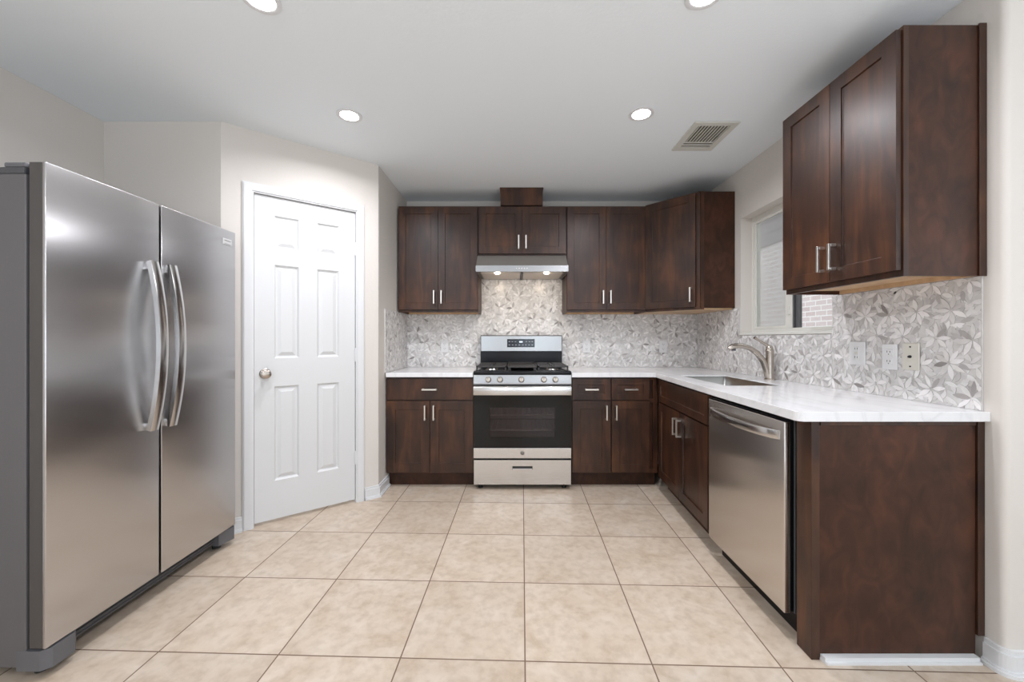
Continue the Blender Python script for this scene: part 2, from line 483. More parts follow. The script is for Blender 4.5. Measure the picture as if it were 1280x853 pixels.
# right wall with window opening, its rounded end, then the living-room side
WY0, WY1, WZ0, WZ1 = 2.107, 2.974, 1.2166, 2.09
bm = nb()
r = 0.022
arc = [(XR + r - r * math.cos(a), YE + r - r * math.sin(a)) for a in [math.pi / 2 * k / 6 for k in range(7)]]
prism(bm, arc + [(FAR_X, YE), (FAR_X, YE + 0.15), (XR + 0.15, YE + 0.15), (XR + 0.15, WY0), (XR, WY0)], 0, CEIL)
bx(bm, (XR, WY0, 0), (XR + 0.15, WY1, WZ0)); bx(bm, (XR, WY0, WZ1), (XR + 0.15, WY1, CEIL)); bx(bm, (XR, WY1, 0), (XR + 0.15, YB, CEIL))
struct(obj('wall_right', bm, 'wall', smooth=True))
# rear and far side walls with window openings
def holed(name, along, fixed0, fixed1, a0, a1, wins, z0=0.7, z1=2.2):
    bm = nb(); cur = a0
    def put(s, e, lo, hi):
        if along == 'x': bx(bm, (s, fixed0, lo), (e, fixed1, hi))
        else: bx(bm, (fixed0, s, lo), (fixed1, e, hi))
    for s, e in wins:
        put(cur, s, 0, CEIL); put(s, e, 0, z0); put(s, e, z1, CEIL); cur = e
    put(cur, a1, 0, CEIL)
    return struct(obj(name, bm, 'wall'))
holed('wall_rear', 'x', REAR_Y - 0.12, REAR_Y, LEFT_X, FAR_X, REAR_WIN)
holed('wall_far_right', 'y', FAR_X, FAR_X + 0.12, REAR_Y, YE + 0.15, SIDE_WIN)
k = 3
for a, b in REAR_WIN:
    bm = nb()
    for s, e, z, zz in ((a, a + 0.05, 0.7, 2.2), (b - 0.05, b, 0.7, 2.2), (a, b, 0.7, 0.75), (a, b, 2.15, 2.2), (a, b, 1.43, 1.47)):
        bx(bm, (s, REAR_Y - 0.08, z), (e, REAR_Y - 0.03, zz))
    f = struct(obj('window_%d' % k, bm, 'trim')); k += 1
    box_obj('pane', (a + 0.05, REAR_Y - 0.06, 0.75), (b - 0.05, REAR_Y - 0.055, 2.15), 'glass', f)
for a, b in SIDE_WIN:
    bm = nb()
    for s, e, z, zz in ((a, a + 0.05, 0.7, 2.2), (b - 0.05, b, 0.7, 2.2), (a, b, 0.7, 0.75), (a, b, 2.15, 2.2), (a, b, 1.43, 1.47)):
        bx(bm, (FAR_X + 0.03, s, z), (FAR_X + 0.08, e, zz))
    f = struct(obj('window_%d' % k, bm, 'trim')); k += 1
    box_obj('pane', (FAR_X + 0.055, a + 0.05, 0.75), (FAR_X + 0.06, b - 0.05, 2.15), 'glass', f)

# baseboards: follow a path, offset to the room side
def offset(path, d):
    out = []
    for i, p in enumerate(path):
        p = Vector(p)
        ns = []
        if i > 0:
            t = (p - Vector(path[i - 1])).normalized(); ns.append(Vector((t.y, -t.x)))
        if i < len(path) - 1:
            t = (Vector(path[i + 1]) - p).normalized(); ns.append(Vector((t.y, -t.x)))
        n = sum(ns, Vector((0, 0))).normalized()
        q = p + n * d / max(0.4, n.dot(ns[0]))
        out.append((q.x, q.y))
    return out
def band(bm, path, d, z0, z1):
    o = offset(path, d)
    for i in range(len(path) - 1):
        prism(bm, [tuple(path[i]), tuple(path[i + 1]), o[i + 1], o[i]], z0, z1)
def baseboard(name, path):
    bm = nb()
    band(bm, path, 0.014, 0, 0.072); band(bm, path, 0.009, 0.072, 0.088); band(bm, path, 0.026, 0, 0.012); band(bm, path, 0.020, 0.012, 0.020)
    return struct(obj(name, bm, 'trim'))
baseboard('baseboard_left', [dpt(0.0), dpt(DT0 - 0.06)])
baseboard('baseboard_nook', [dpt(DT1 + 0.062), (B.x, B.y), (XN, 3.13)])
baseboard('baseboard_right', [(XR, 1.424)] + arc + [(FAR_X, YE)])
baseboard('baseboard_alcove', [(LEFT_X, 0), (LEFT_X, 2.33), (A.x, 2.33)])

# door casing (a frame around the pantry door)
bm = nb()
CW = 0.058
for off, ins in ((0.011, 0.0), (0.018, 0.014)):
    prism(bm, [dpt(DT0 - CW + ins * 0.5), dpt(DT0 - ins * 0.6 - 0.0), dpt(DT0 - ins * 0.6, off), dpt(DT0 - CW + ins * 0.5, off)], 0, DTOP + CW - ins * .5)
    prism(bm, [dpt(DT1 + ins * 0.6), dpt(DT1 + CW - ins * 0.5), dpt(DT1 + CW - ins * 0.5, off), dpt(DT1 + ins * 0.6, off)], 0, DTOP + CW - ins * .5)
    prism(bm, [dpt(DT0 - ins * 0.6), dpt(DT1 + ins * 0.6), dpt(DT1 + ins * 0.6, off), dpt(DT0 - ins * 0.6, off)], DTOP + ins * 0.6, DTOP + CW - ins * .5)
# jambs
prism(bm, [dpt(DT0 - 0.012, -0.12), dpt(DT0, -0.12), dpt(DT0, 0), dpt(DT0 - 0.012, 0)], 0, DTOP + 0.01)
prism(bm, [dpt(DT1, -0.12), dpt(DT1 + 0.012, -0.12), dpt(DT1 + 0.012, 0), dpt(DT1, 0)], 0, DTOP + 0.01)
prism(bm, [dpt(DT0, -0.12), dpt(DT1, -0.12), dpt(DT1, 0), dpt(DT0, 0)], DTOP, DTOP + 0.01)
struct(obj('trim_1', bm, 'trim'))

DW, DH = DT1 - DT0 - 0.006, DTOP - 0.024
ang = math.atan2(D.y, D.x)
p0 = dpt(DT0 + 0.003, -0.042)
bm = nb()
PX = [(0.108, 0.248), (0.358, 0.498)]
PZ = [(0.245, 0.85), (1.03, 1.63), (1.735, 1.945)]
panel_slab(bm, DW, DH, 0.035, [(a, b, c, d) for a, b in PX for c, d in PZ], [(0.010, 0.011), (0.016, 0.012), (0.038, 0.003)])
door = struct(obj('door_1', bm, 'door', loc=(p0[0], p0[1], 0.02), rot=ang))
bm = nb()
Mx = Matrix.Translation((0.058, -0.035, 0.935)) @ Matrix.Rotation(R(90), 4, 'X')
lathe(bm, [(0.032, 0), (0.032, 0.005), (0.027, 0.009), (0.012, 0.011), (0.011, 0.032), (0.018, 0.038), (0.026, 0.044), (0.029, 0.053), (0.027, 0.061), (0.018, 0.066), (0.004, 0.067)], 28, Mx)
obj('knob', bm, 'nickel', door, smooth=True)
bx_ = bx(nb(), (-0.002, -0.032, 0.90), (0.001, -0.006, 0.97))
obj('latch_plate', bx_, 'nickel', door)
for hz in (0.30, 1.04, 1.80):
    bm = nb()
    tube(bm, [(DW + 0.001, -0.040, hz - 0.045), (DW + 0.001, -0.040, hz + 0.045)], 0.006, 10)
    tube(bm, [(DW + 0.001, -0.040, hz - 0.05), (DW + 0.001, -0.040, hz + 0.05)], 0.0035, 8)
    obj('hinge', bm, 'trim', door, smooth=True)

# window above the sink: vinyl slider in the wall's depth
xw0, xw1 = XR + 0.085, XR + 0.135
def yz(bm, y0, y1, z0, z1, x0=xw0, x1=xw1, b=0.003):
    bx(bm, (x0, y0, z0), (x1, y1, z1), b)
bm = nb()
yz(bm, WY0, WY1, WZ1 - 0.035, WZ1, b=0); yz(bm, WY0, WY1, WZ0 + 0.004, WZ0 + 0.03, b=0)
yz(bm, WY0, WY0 + 0.03, WZ0 + 0.03, WZ1 - 0.035, b=0); yz(bm, WY1 - 0.022, WY1, WZ0 + 0.03, WZ1 - 0.035, b=0)
win = struct(obj('window_1', bm, 'vinyl'))
bm = nb()
ym = 2.55
for a, b, c, d in ((ym, ym + 0.062, WZ0 + 0.031, WZ1 - 0.036), (WY1 - 0.040, WY1 - 0.023, WZ0 + 0.031, WZ1 - 0.036), (ym + 0.062, WY1 - 0.040, WZ0 + 0.031, WZ0 + 0.048), (ym + 0.062, WY1 - 0.040, WZ1 - 0.053, WZ1 - 0.036)):
    yz(bm, a, b, c, d, xw0 + 0.004, xw0 + 0.026, 0)
obj('sash', bm, 'vinyl', win)
bm = nb()
yz(bm, ym - 0.010, ym - 0.001, WZ0 + 0.03, WZ1 - 0.035, xw0 + 0.010, xw0 + 0.048, 0)
obj('meeting_rail', bm, 'dark_grey', win, label='dark grey meeting rail')
bm = nb(); yz(bm, ym - 0.030, ym - 0.011, WZ0 + 0.03, WZ1 - 0.035, xw0 + 0.024, xw0 + 0.048, 0)
obj('meeting_rail', bm, 'grey_plastic', win, label='grey meeting rail')
box_obj('pane', (xw0 + 0.014, ym + 0.062, WZ0 + 0.048), (xw0 + 0.018, WY1 - 0.040, WZ1 - 0.053), 'screen', win, label='hazy screened pane')
box_obj('pane', (xw0 + 0.036, WY0 + 0.03, WZ0 + 0.03), (xw0 + 0.040, ym - 0.030, WZ1 - 0.035), 'glass', win)
bm = nb(); bx(bm, (xw0 - 0.008, ym + 0.012, 1.335), (xw0 + 0.006, ym + 0.030, 1.395), 0.003)
obj('latch', bm, 'vinyl', win)
struct(box_obj('trim_2', (XR - 0.012, WY0 - 0.004, WZ0 - 0.014), (XR + 0.085, WY1 + 0.0, WZ0 + 0.004), 'vinyl', b=0.003))

# neighbour's house outside the kitchen window
nh = thing('neighbouring_house', 'pale pink brick house side seen outside through the kitchen window', 'house', (4.3, 4.5, 0))
box_obj('brick_wall', (0, -2.7, -0.1), (0.2, 10, 2.76), 'brick', nh)
bm = nb()
bx(bm, (-0.05, -2.7, 2.76), (0.2, 10, 4.0))
for zz in (2.95, 3.15, 3.35, 3.55): bx(bm, (-0.065, -2.7, zz), (-0.05, 10, zz + 0.02))
obj('siding', bm, 'siding', nh, label='plum grey siding above the brick')
g = box_obj('ground', (XR + 0.15, YE + 0.15, -0.1), (4.3, 15, 0), mat('side_yard_gravel', (0.4, 0.38, 0.35), 0.9))
struct(g)

# ---------------------------------------------------------------- backsplash mosaic
TONES = [(0.92, 0.91, 0.905)] * 12 + [(0.87, 0.86, 0.85)] * 7 + [(0.80, 0.785, 0.775)] * 4 + [(0.67, 0.65, 0.64)] * 2 + [(0.57, 0.55, 0.54)] * 1
FILL = [(0.86, 0.85, 0.845)] * 8 + [(0.80, 0.79, 0.785)] * 6 + [(0.72, 0.705, 0.70)] * 3 + [(0.90, 0.895, 0.89)] * 4
GROUT = (0.70, 0.69, 0.68)
def mosaic(label, org, u, v, rects, L=0.072):
    """rects in (u, v) on the wall plane; normal = u x v points into the room"""
    org, u, v = Vector(org), Vector(u), Vector(v)
    n = u.cross(v)
    bm = nb()
    col = bm.loops.layers.color.new('tone')
    def P(a, b, h): return org + u * a + v * b + n * h
    def face(pts, c):
        f = bm.faces.new([bm.verts.new(p) for p in pts])
        for l in f.loops: l[col] = (*c, 1)
    base = (0.82, 0.81, 0.80)
    for a, b, c, d in rects:
        q = [(a, c), (b, c), (b, d), (a, d)]
        face([P(x, y, 0.007) for x, y in q], base)
        for i in range(4):
            (x0, y0), (x1, y1) = q[i], q[(i + 1) % 4]
            face([P(x0, y0, 0.0005), P(x1, y1, 0.0005), P(x1, y1, 0.007), P(x0, y0, 0.007)], base)
    umin = min(r[0] for r in rects); umax = max(r[1] for r in rects); vmin = min(r[2] for r in rects); vmax = max(r[3] for r in rects)
    rnd = random.Random(5)
    prof = [(-.5, 0), (-.38, .42), (-.2, .84), (0, 1), (.2, .84), (.38, .42), (.5, 0), (.38, -.42), (.2, -.84), (0, -1), (-.2, -.84), (-.38, -.42)]
    def leaf(cx, cy, ang, ln, hw, c, h0):
        rc = next((r for r in rects if r[0] <= cx <= r[1] and r[2] <= cy <= r[3]), None)
        if not rc: return
        du, dv = math.cos(ang), math.sin(ang)
        bend = rnd.uniform(-.12, .12)
        def loop(sc, h):
            out = []
            for a, b in prof:
                x0, y0 = a * ln * sc, b * hw * sc + bend * ln * (0.25 - a * a)
                x = cx + du * x0 - dv * y0; y = cy + dv * x0 + du * y0
                out.append(P(min(max(x, rc[0]), rc[1]), min(max(y, rc[2]), rc[3]), h))
            return out
        tv = [bm.verts.new(q) for q in loop(0.95, h0 + 0.0007)]; bv = [bm.verts.new(q) for q in loop(1.0, h0 - 0.0006)]
        f1 = bm.faces.new(tv)
        for l in f1.loops: l[col] = (*c, 1)
        for a in range(12):
            f = bm.faces.new((bv[a], bv[(a + 1) % 12], tv[(a + 1) % 12], tv[a]))
            for l in f.loops: l[col] = (*GROUT, 1)
    def tone(lst):
        c = rnd.choice(lst); k = rnd.uniform(0.96, 1.03); return tuple(x * k for x in c)
    # small filler leaves between the flowers
    st = 0.026
    for i in range(int((umax - umin) / st) + 1):
        for j in range(int((vmax - vmin) / st) + 1):
            leaf(umin + (i + rnd.random()) * st, vmin + (j + rnd.random()) * st, rnd.uniform(0, math.pi), rnd.uniform(.045, .06), rnd.uniform(.008, .0105), tone(FILL), 0.0076 + rnd.random() * 0.0004)
    # flowers of eight long pointed leaves
    S = 0.128; hgt = S * math.sqrt(3) / 2
    for j in range(-1, int((vmax - vmin) / hgt) + 2):
        for i in range(-1, int((umax - umin) / S) + 2):
            fx = umin + 0.03 + (i + (j % 2) * 0.5) * S + rnd.uniform(-.012, .012); fy = vmin + 0.05 + j * hgt + rnd.uniform(-.012, .012)
            a0 = rnd.uniform(0, math.pi); npet = rnd.choice((7, 8, 8))
            for k in range(npet):
                an = a0 + 2 * math.pi * k / npet + rnd.uniform(-.07, .07)
                ln = rnd.uniform(.052, .066)
                leaf(fx + math.cos(an) * (ln / 2 + .003), fy + math.sin(an) * (ln / 2 + .003), an, ln, rnd.uniform(.0085, .0108), tone(TONES), 0.0085 + rnd.random() * 0.0005)
    me = bpy.data.meshes.new('backsplash'); bm.to_mesh(me); bm.free(); me.materials.append(M['mosaic'])
    o = bpy.data.objects.new('backsplash', me); COL.objects.link(o)
    return tag(o, label, 'backsplash')
CT = 0.91      # counter top
CS = CT + 0.0006
mosaic('grey and white leaf mosaic backsplash on the back wall behind the range', (0, YB, 0), (1, 0, 0), (0, 0, 1),
       [(XN, -0.317, CS, 1.41), (-0.317, 0.44, CT - 0.05, 1.75), (0.44, XR, CS, 1.41)])
mosaic('leaf mosaic backsplash on the right wall behind the faucet and wall plates', (XR, 0, 0), (0, -1, 0), (0, 0, 1),
       [(-2.107, -1.432, CS, 1.408), (-2.974, -2.107, CS, 1.20), (-YB + 0.01, -2.974, CS, 1.41)])
mosaic('narrow strip of leaf mosaic on the short wall left of the counter', (XN, 0, 0), (0, 1, 0), (0, 0, 1),
       [(3.05, YB - 0.01, CS, 1.41)])

# ---------------------------------------------------------------- cabinet parts
def pull(parent, x, z, vertical=True, Lh=0.115, y=-0.019):
    bm = nb(); h = Lh / 2; s = 0.0055
    if vertical:
        bx(bm, (x - s, y - 0.034, z - h), (x + s, y - 0.024, z + h), 0.0015)
        for q in (-1, 1):
            zc = z + q * (h - 0.006)
            bx(bm, (x - s, y - 0.025, zc - 0.006), (x + s, y, zc + 0.006), 0.001)
    else:
        bx(bm, (x - h, y - 0.034, z - s), (x + h, y - 0.024, z + s), 0.0015)
        for q in (-1, 1):
            xc = x + q * (h - 0.006)
            bx(bm, (xc - 0.006, y - 0.025, z - s), (xc + 0.006, y, z + s), 0.001)
    return obj('bar_pull', bm, 'pull', parent)

def shaker(parent, name, x, y, z, w_, h_, pl=None, rot=0, st=0.058, Lh=0.115):
    """pl = (px, pz, vertical) in door coordinates"""
    bm = nb()
    if h_ > 0.12 and st:
        panel_slab(bm, w_, h_, 0.019, [(st, w_ - st, st, h_ - st)], [(0.0012, 0.0065), (0.003, 0.0075)])
    else:
        panel_slab(bm, w_, h_, 0.019, [], [])
    o = obj(name, bm, 'wood', parent, loc=(x + 0.003 * math.sin(rot), y - 0.003 * math.cos(rot), z), rot=rot)
    if pl: pull(o, pl[0], pl[1], pl[2], Lh)
    return o

UB, UT = 1.405, 2.32
def upper(label, loc, W, H=UT - UB, rz=0, dep=0.305, pulls=True, pz=0.065, lbot=0.022, ltop=0.012):
    """front frame plane at local y=0, body behind (y>0)"""
    t = thing('wall_cabinet', label, 'cabinet', loc, rz)
    bm = nb()
    bx(bm, (0, 0.019, 0), (0.013, dep, H)); bx(bm, (W - 0.013, 0.019, 0), (W, dep, H))
    bx(bm, (0.013, 0.019, H - 0.02), (W - 0.013, dep, H - 0.004)); bx(bm, (0.013, dep - 0.012, 0.0), (W - 0.013, dep, H - 0.02))
    obj('carcass', bm, 'wood_end', t)
    bm = nb()
    bx(bm, (0.013, 0.019, 0.018), (W - 0.013, dep - 0.012, 0.03)); bx(bm, (0.013, dep - 0.03, 0.0005), (W - 0.013, dep - 0.012, 0.018))
    obj('bottom_panel', bm, 'maple', t, label='unfinished pale wood underside')
    bm = nb()
    bx(bm, (0, 0, 0), (0.038, 0.019, H)); bx(bm, (W - 0.038, 0, 0), (W, 0.019, H))
    bx(bm, (0.038, 0, H - 0.04), (W - 0.038, 0.019, H)); bx(bm, (0.038, 0, 0), (W - 0.038, 0.019, 0.035))
    obj('face_frame', bm, 'wood', t)
    g = 0.003; dw = (W - 0.012 - g) / 2
    zb = lbot; dh = H - lbot - ltop
    pzc = 0.02 + pz + 0.0
    shaker(t, 'door', 0.006, 0, zb, dw, dh, (dw - 0.030, pzc + 0.02, True) if pulls else None)
    shaker(t, 'door', 0.006 + dw + g, 0, zb, dw, dh, (0.030, pzc + 0.02, True) if pulls else None)
    return t

FY = 3.377     # face frame plane of back uppers
upper('tall dark wood wall cabinet left of the range hood, two doors', (-1.005, FY, UB), 0.686, dep=YB - FY - 0.001)
upper('short dark wood wall cabinet above the range hood, two small doors', (-0.317, FY, 1.885), 0.756, H=UT - 1.885, dep=YB - FY - 0.001, pz=0.055)
upper('tall dark wood wall cabinet between the hood and the corner cabinet', (0.441, FY, UB), 0.682, dep=YB - FY - 0.001)

# corner wall cabinet with a diagonal door
t = thing('corner_wall_cabinet', 'diagonal dark wood corner wall cabinet with a single door', 'cabinet', (1.126, YB - 0.001, UB))
W1 = XR - 0.001 - 1.126
yf = FY - YB + 0.001; ys = 3.052 - YB + 0.001; xs_ = 1.443 - 1.126
bm = nb()
H = UT - UB + 0.006
prism(bm, [(0, 0), (0, yf), (xs_, ys), (W1, ys), (W1, 0)], 0.012, H)
obj('carcass', bm, 'wood_end', t)
bm = nb(); prism(bm, [(0.012, -0.01), (0.012, yf + 0.01), (xs_ + 0.01, ys + 0.012), (W1 - 0.012, ys + 0.012), (W1 - 0.012, -0.01)], 0.0005, 0.012)
obj('bottom_panel', bm, 'maple', t, label='unfinished pale wood underside')
a2 = math.atan2(ys - yf, xs_); dl2 = math.hypot(xs_, ys - yf)
nx, ny = math.sin(a2), -math.cos(a2)
bm = nb()
def rp(u, n_): return (u * math.cos(a2) + n_ * nx, yf + u * math.sin(a2) + n_ * ny)
for u0, u1, z0, z1 in ((0, 0.035, 0, H), (dl2 - 0.04, dl2, 0, H), (0.035, dl2 - 0.04, H - 0.04, H), (0.035, dl2 - 0.04, 0, 0.035)):
    prism(bm, [rp(u0, 0.001), rp(u1, 0.001), rp(u1, 0.004), rp(u0, 0.004)], z0, z1)
bx(bm, (xs_ + 0.002, ys - 0.005, 0), (xs_ + 0.028, ys, H))
obj('face_frame', bm, 'wood', t)
px_, py_ = rp(0.012, 0.005)
shaker(t, 'door', px_, py_, 0.022, dl2 - 0.040, H - 0.036, (dl2 - 0.040 - 0.030, 0.095, True), rot=a2)

# right wall cabinet near the camera (far end first: local x runs towards the camera)
t = upper('large dark wood wall cabinet on the right wall nearest the camera', (1.417, 2.045, UB), 0.618, rz=R(-90), dep=XR - 1.417 - 0.001)
bm = nb()
bx(bm, (0.6185, XR - 1.417 - 0.028, -0.002), (0.6245, XR - 1.417 - 0.001, UT - UB + 0.004), 0.0015)
obj('scribe_moulding', bm, 'wood', t)

# duct cover on the hood cabinet
bm = nb()
bx(bm, (-0.126, 3.345, UT + 0.001), (0.236, YB - 0.001, CEIL - 0.006), 0.001)
bx(bm, (-0.131, 3.340, CEIL - 0.016), (0.241, YB - 0.001, CEIL - 0.001), 0.001)
tag(obj('duct_cover', bm, 'wood'), 'dark wood box on top of the hood cabinet reaching the ceiling', 'duct cover')

# base cabinets
TK = 0.115
def base_box(t, W, dep, toe=0.065, Hc=0.872, left_side=True, name='carcass'):
    bm = nb()
    bx(bm, (0, 0.019, TK), (W, dep, Hc)); bx(bm, (0, toe, 0), (W, dep, TK))
    o = obj(name, bm, 'wood_end', t)
    return o
def frame(t, W, zs, xs=()):
    bm = nb()
    bx(bm, (0, 0, TK), (0.035, 0.019, 0.872)); bx(bm, (W - 0.035, 0, TK), (W, 0.019, 0.872))
    for a, b in zs: bx(bm, (0.035, 0, a), (W - 0.035, 0.019, b))
    for a, b in xs: bx(bm, (a, -0.0005, TK), (b, 0.019, 0.872))
    obj('face_frame', bm, 'wood', t)

BF = 3.09
Wl = 0.688
t = thing('base_cabinet', 'dark wood base cabinet left of the range, one wide drawer over two doors', 'cabinet', (XN + 0.006, BF, 0))
base_box(t, Wl, YB - BF - 0.001); frame(t, Wl, [(TK, 0.15), (0.67, 0.705), (0.85, 0.872)])
dr = shaker(t, 'drawer', 0.004, 0, 0.697, Wl - 0.008, 0.165, ((Wl - 0.008) / 2, 0.0825, False), st=0)
dw = (Wl - 0.008 - 0.004) / 2
shaker(t, 'door', 0.004, 0, 0.128, dw, 0.560, (dw - 0.032, 0.47, True), st=0.068)
shaker(t, 'door', 0.004 + dw + 0.004, 0, 0.128, dw, 0.560, (0.032, 0.47, True), st=0.068)

Wr = 0.640
t = thing('base_cabinet', 'dark wood base cabinet right of the range, two drawers over two doors', 'cabinet', (0.443, BF, 0))
base_box(t, Wr + 0.04, YB - BF - 0.001); frame(t, Wr + 0.04, [(TK, 0.15), (0.67, 0.705), (0.85, 0.872)], [(0.305, 0.345)])
d1 = 0.296
for x0, hx in ((0.006, d1 - 0.032), (0.006 + d1 + 0.012, 0.032)):
    shaker(t, 'drawer', x0, 0, 0.697, d1, 0.165, (d1 / 2, 0.0825, False), st=0.045, Lh=0.105)
    shaker(t, 'door', x0, 0, 0.128, d1, 0.560, (hx, 0.47, True), st=0.062)

# sink cabinet, running along the right wall, slightly out of square as in the photo
P1 = Vector((1.128, 3.068)); P2 = Vector((1.083, 2.152))
sa = math.atan2(P2.y - P1.y, P2.x - P1.x)
Ws = (P2 - P1).length
t = thing('sink_cabinet', 'dark wood sink cabinet with a false front over two doors, beside the dishwasher', 'cabinet', (P1.x, P1.y, 0), sa)
bm = nb()
bx(bm, (0.0, 0.019, TK), (Ws, 0.035, 0.872)); bx(bm, (0, 0.035, TK), (0.015, 0.52, 0.872)); bx(bm, (Ws - 0.015, 0.035, TK), (Ws, 0.30, 0.872))
bx(bm, (0.015, 0.035, TK), (Ws - 0.015, 0.52, TK + 0.015)); bx(bm, (0, 0.07, 0), (Ws, 0.085, TK))
obj('carcass', bm, 'wood_end', t)
frame(t, Ws, [(TK, 0.15), (0.67, 0.705), (0.85, 0.872)])
x0 = 0.055; wd = Ws - x0 - 0.006
shaker(t, 'false_drawer_front', x0, 0, 0.697, wd, 0.165, None, st=0.045)
dw = (wd - 0.004) / 2
shaker(t, 'door', x0, 0, 0.118, dw, 0.570, (dw - 0.032, 0.47, True), st=0.062)
shaker(t, 'door', x0 + dw + 0.004, 0, 0.118, dw, 0.570, (0.032, 0.47, True), st=0.062)

# end panel of the right run
t = thing('cabinet_end_panel', 'wide dark wood end panel closing the right counter run, in the foreground', 'cabinet panel', (1.083, 1.430, 0))
box_obj('panel', (0.030, 0.004, 0.0), (XR - 1.083 - 0.028, 0.05, 0.873), 'wood_end', t, 0.001)
bm = nb(); bx(bm, (0, 0, 0), (0.030, 0.075, 0.873), 0.0015)
obj('stile', bm, 'wood', t)
bm = nb(); bx(bm, (XR - 1.083 - 0.027, -0.004, 0.09), (XR - 1.083 - 0.002, 0.05, 0.873), 0.0015)
obj('scribe_moulding', bm, 'wood', t)
bm = nb(); bx(bm, (0.033, -0.001, 0.858), (XR - 1.083 - 0.03, 0.004, 0.873), 0.001)
obj('top_rail', bm, 'wood', t)
bm = nb(); prism(bm, [(1.115, 1.433), (1.122, 1.405), (1.680, 1.405), (1.680, 1.433)], 0, 0.008); prism(bm, [(1.117, 1.433), (1.120, 1.413), (1.680, 1.413), (1.680, 1.433)], 0.008, 0.021)
struct(obj('trim_3', bm, 'trim'))

# ---------------------------------------------------------------- counters
def slab(name, outer, hole, label):
    bm = nb()
    edges = []
    for lp in ([outer] + ([hole] if hole else [])):
        vs = [bm.verts.new((x, y, 0.8755)) for x, y in lp]
        for i in range(len(vs)): edges.append(bm.edges.new((vs[i], vs[(i + 1) % len(vs)])))
    bmesh.ops.triangle_fill(bm, edges=edges, use_beauty=True, use_dissolve=False)
    g = bmesh.ops.extrude_face_region(bm, geom=bm.faces[:])
    bmesh.ops.translate(bm, verts=[v for v in g['geom'] if isinstance(v, bmesh.types.BMVert)], vec=(0, 0, CT - 0.8755))
    o = obj(name, bm, 'quartz')
    md = o.modifiers.new('edge', 'BEVEL'); md.width = 0.004; md.segments = 3; md.limit_method = 'ANGLE'; md.angle_limit = R(60)
    return tag(o, label, 'countertop')
slab('countertop', [(XN + 0.011, 3.045), (-0.328, 3.045), (-0.328, YB - 0.0005), (XN + 0.011, YB - 0.0005)], None, 'short white quartz countertop left of the range')
def arcp(cx, cy, r, a0, a1, n=5):
    return [(cx + r * math.cos(R(a0 + (a1 - a0) * k / n)), cy + r * math.sin(R(a0 + (a1 - a0) * k / n))) for k in range(n + 1)]
SK = (1.195, 1.525, 2.21, 2.84)
hole = arcp(SK[0] + .015, SK[2] + .015, .015, 180, 270) + arcp(SK[1] - .015, SK[2] + .015, .015, 270, 360) + arcp(SK[1] - .015, SK[3] - .015, .015, 0, 90) + arcp(SK[0] + .015, SK[3] - .015, .015, 90, 180)
outer = [(0.441, YB - 0.0005), (0.441, 3.045), (1.083, 3.045), (1.091, 3.037), (1.040, 2.05)] + arcp(1.047, 1.436, 0.026, 180, 270) + [(XR - 0.0005, 1.410), (XR - 0.0005, YB - 0.0005)]
slab('countertop', outer, hole, 'L-shaped white quartz countertop with the sink cut into it')

# sink
bm = nb()
x0, x1, y0, y1 = SK[0] + 0.002, SK[1] - 0.002, SK[2] + 0.002, SK[3] - 0.002
zt, zb_ = 0.903, 0.66
def ring(xa, xb, ya, yb, z, r_):
    return [bm.verts.new((x, y, z)) for x, y in arcp(xa + r_, ya + r_, r_, 180, 270) + arcp(xb - r_, ya + r_, r_, 270, 360) + arcp(xb - r_, yb - r_, r_, 0, 90) + arcp(xa + r_, yb - r_, r_, 90, 180)]
rs = [ring(x0, x1, y0, y1, zt, .016), ring(x0 + .002, x1 - .002, y0 + .002, y1 - .002, zb_ + .02, .018), ring(x0 + .02, x1 - .02, y0 + .02, y1 - .02, zb_, .02)]
for a, b in zip(rs, rs[1:]):
    n = len(a)
    for k in range(n): bm.faces.new((a[k], a[(k + 1) % n], b[(k + 1) % n], b[k]))
bm.faces.new(rs[-1])
ts = thing('sink', 'stainless steel undermount sink set into the L-shaped countertop', 'sink', (0, 0, 0))
so = obj('basin', bm, 'sink', ts, smooth=True)
md = so.modifiers.new('wall', 'SOLIDIFY'); md.thickness = 0.0015; md.offset = 1
bm = nb(); lathe(bm, [(0.045, 0), (0.045, 0.002), (0.034, 0.003), (0.030, 0.0005)], 24, Matrix.Translation((1.36, 2.52, zb_ + 0.002)))
obj('drain', bm, 'steel_h', ts, smooth=True)

# faucet
t = thing('faucet', 'brushed nickel single-lever faucet with an arched spout behind the sink', 'faucet', (1.645, 2.53, CT))
bm = nb()
lathe(bm, [(0.032, 0), (0.032, 0.006), (0.027, 0.010), (0.0255, 0.03), (0.024, 0.12), (0.0235, 0.175), (0.025, 0.180), (0.025, 0.190), (0.022, 0.197)], 28)
obj('body', bm, 'nickel', t, smooth=True)
bm = nb()
lathe(bm, [(0.021, 0.197), (0.021, 0.206), (0.016, 0.218), (0.009, 0.224)], 24)
tube(bm, [(-0.004, 0, 0.214), (-0.03, 0, 0.232), (-0.075, 0, 0.258), (-0.098, 0, 0.274)], [0.012, 0.009, 0.0075, 0.010], 12)
obj('lever', bm, 'nickel', t, smooth=True)
bm = nb()
sp = [(-0.010, 0, 0.02), (-0.022, 0, 0.07), (-0.045, 0, 0.125), (-0.080, 0, 0.172), (-0.125, 0, 0.203), (-0.170, 0, 0.218), (-0.210, 0, 0.221), (-0.240, 0, 0.214), (-0.266, 0, 0.200)]
tube(bm, sp, [0.020, 0.021, 0.020, 0.018, 0.0165, 0.0165, 0.018, 0.018, 0.012], 16)
obj('spout', bm, 'nickel', t, smooth=True)
bm = nb(); lathe(bm, [(0.013, 0), (0.013, 0.012), (0.010, 0.014)], 16, Matrix.Translation((-0.232, 0, 0.188)))
obj('spray_nozzle', bm, 'dark_grey', t, smooth=True, label='dark spray face')

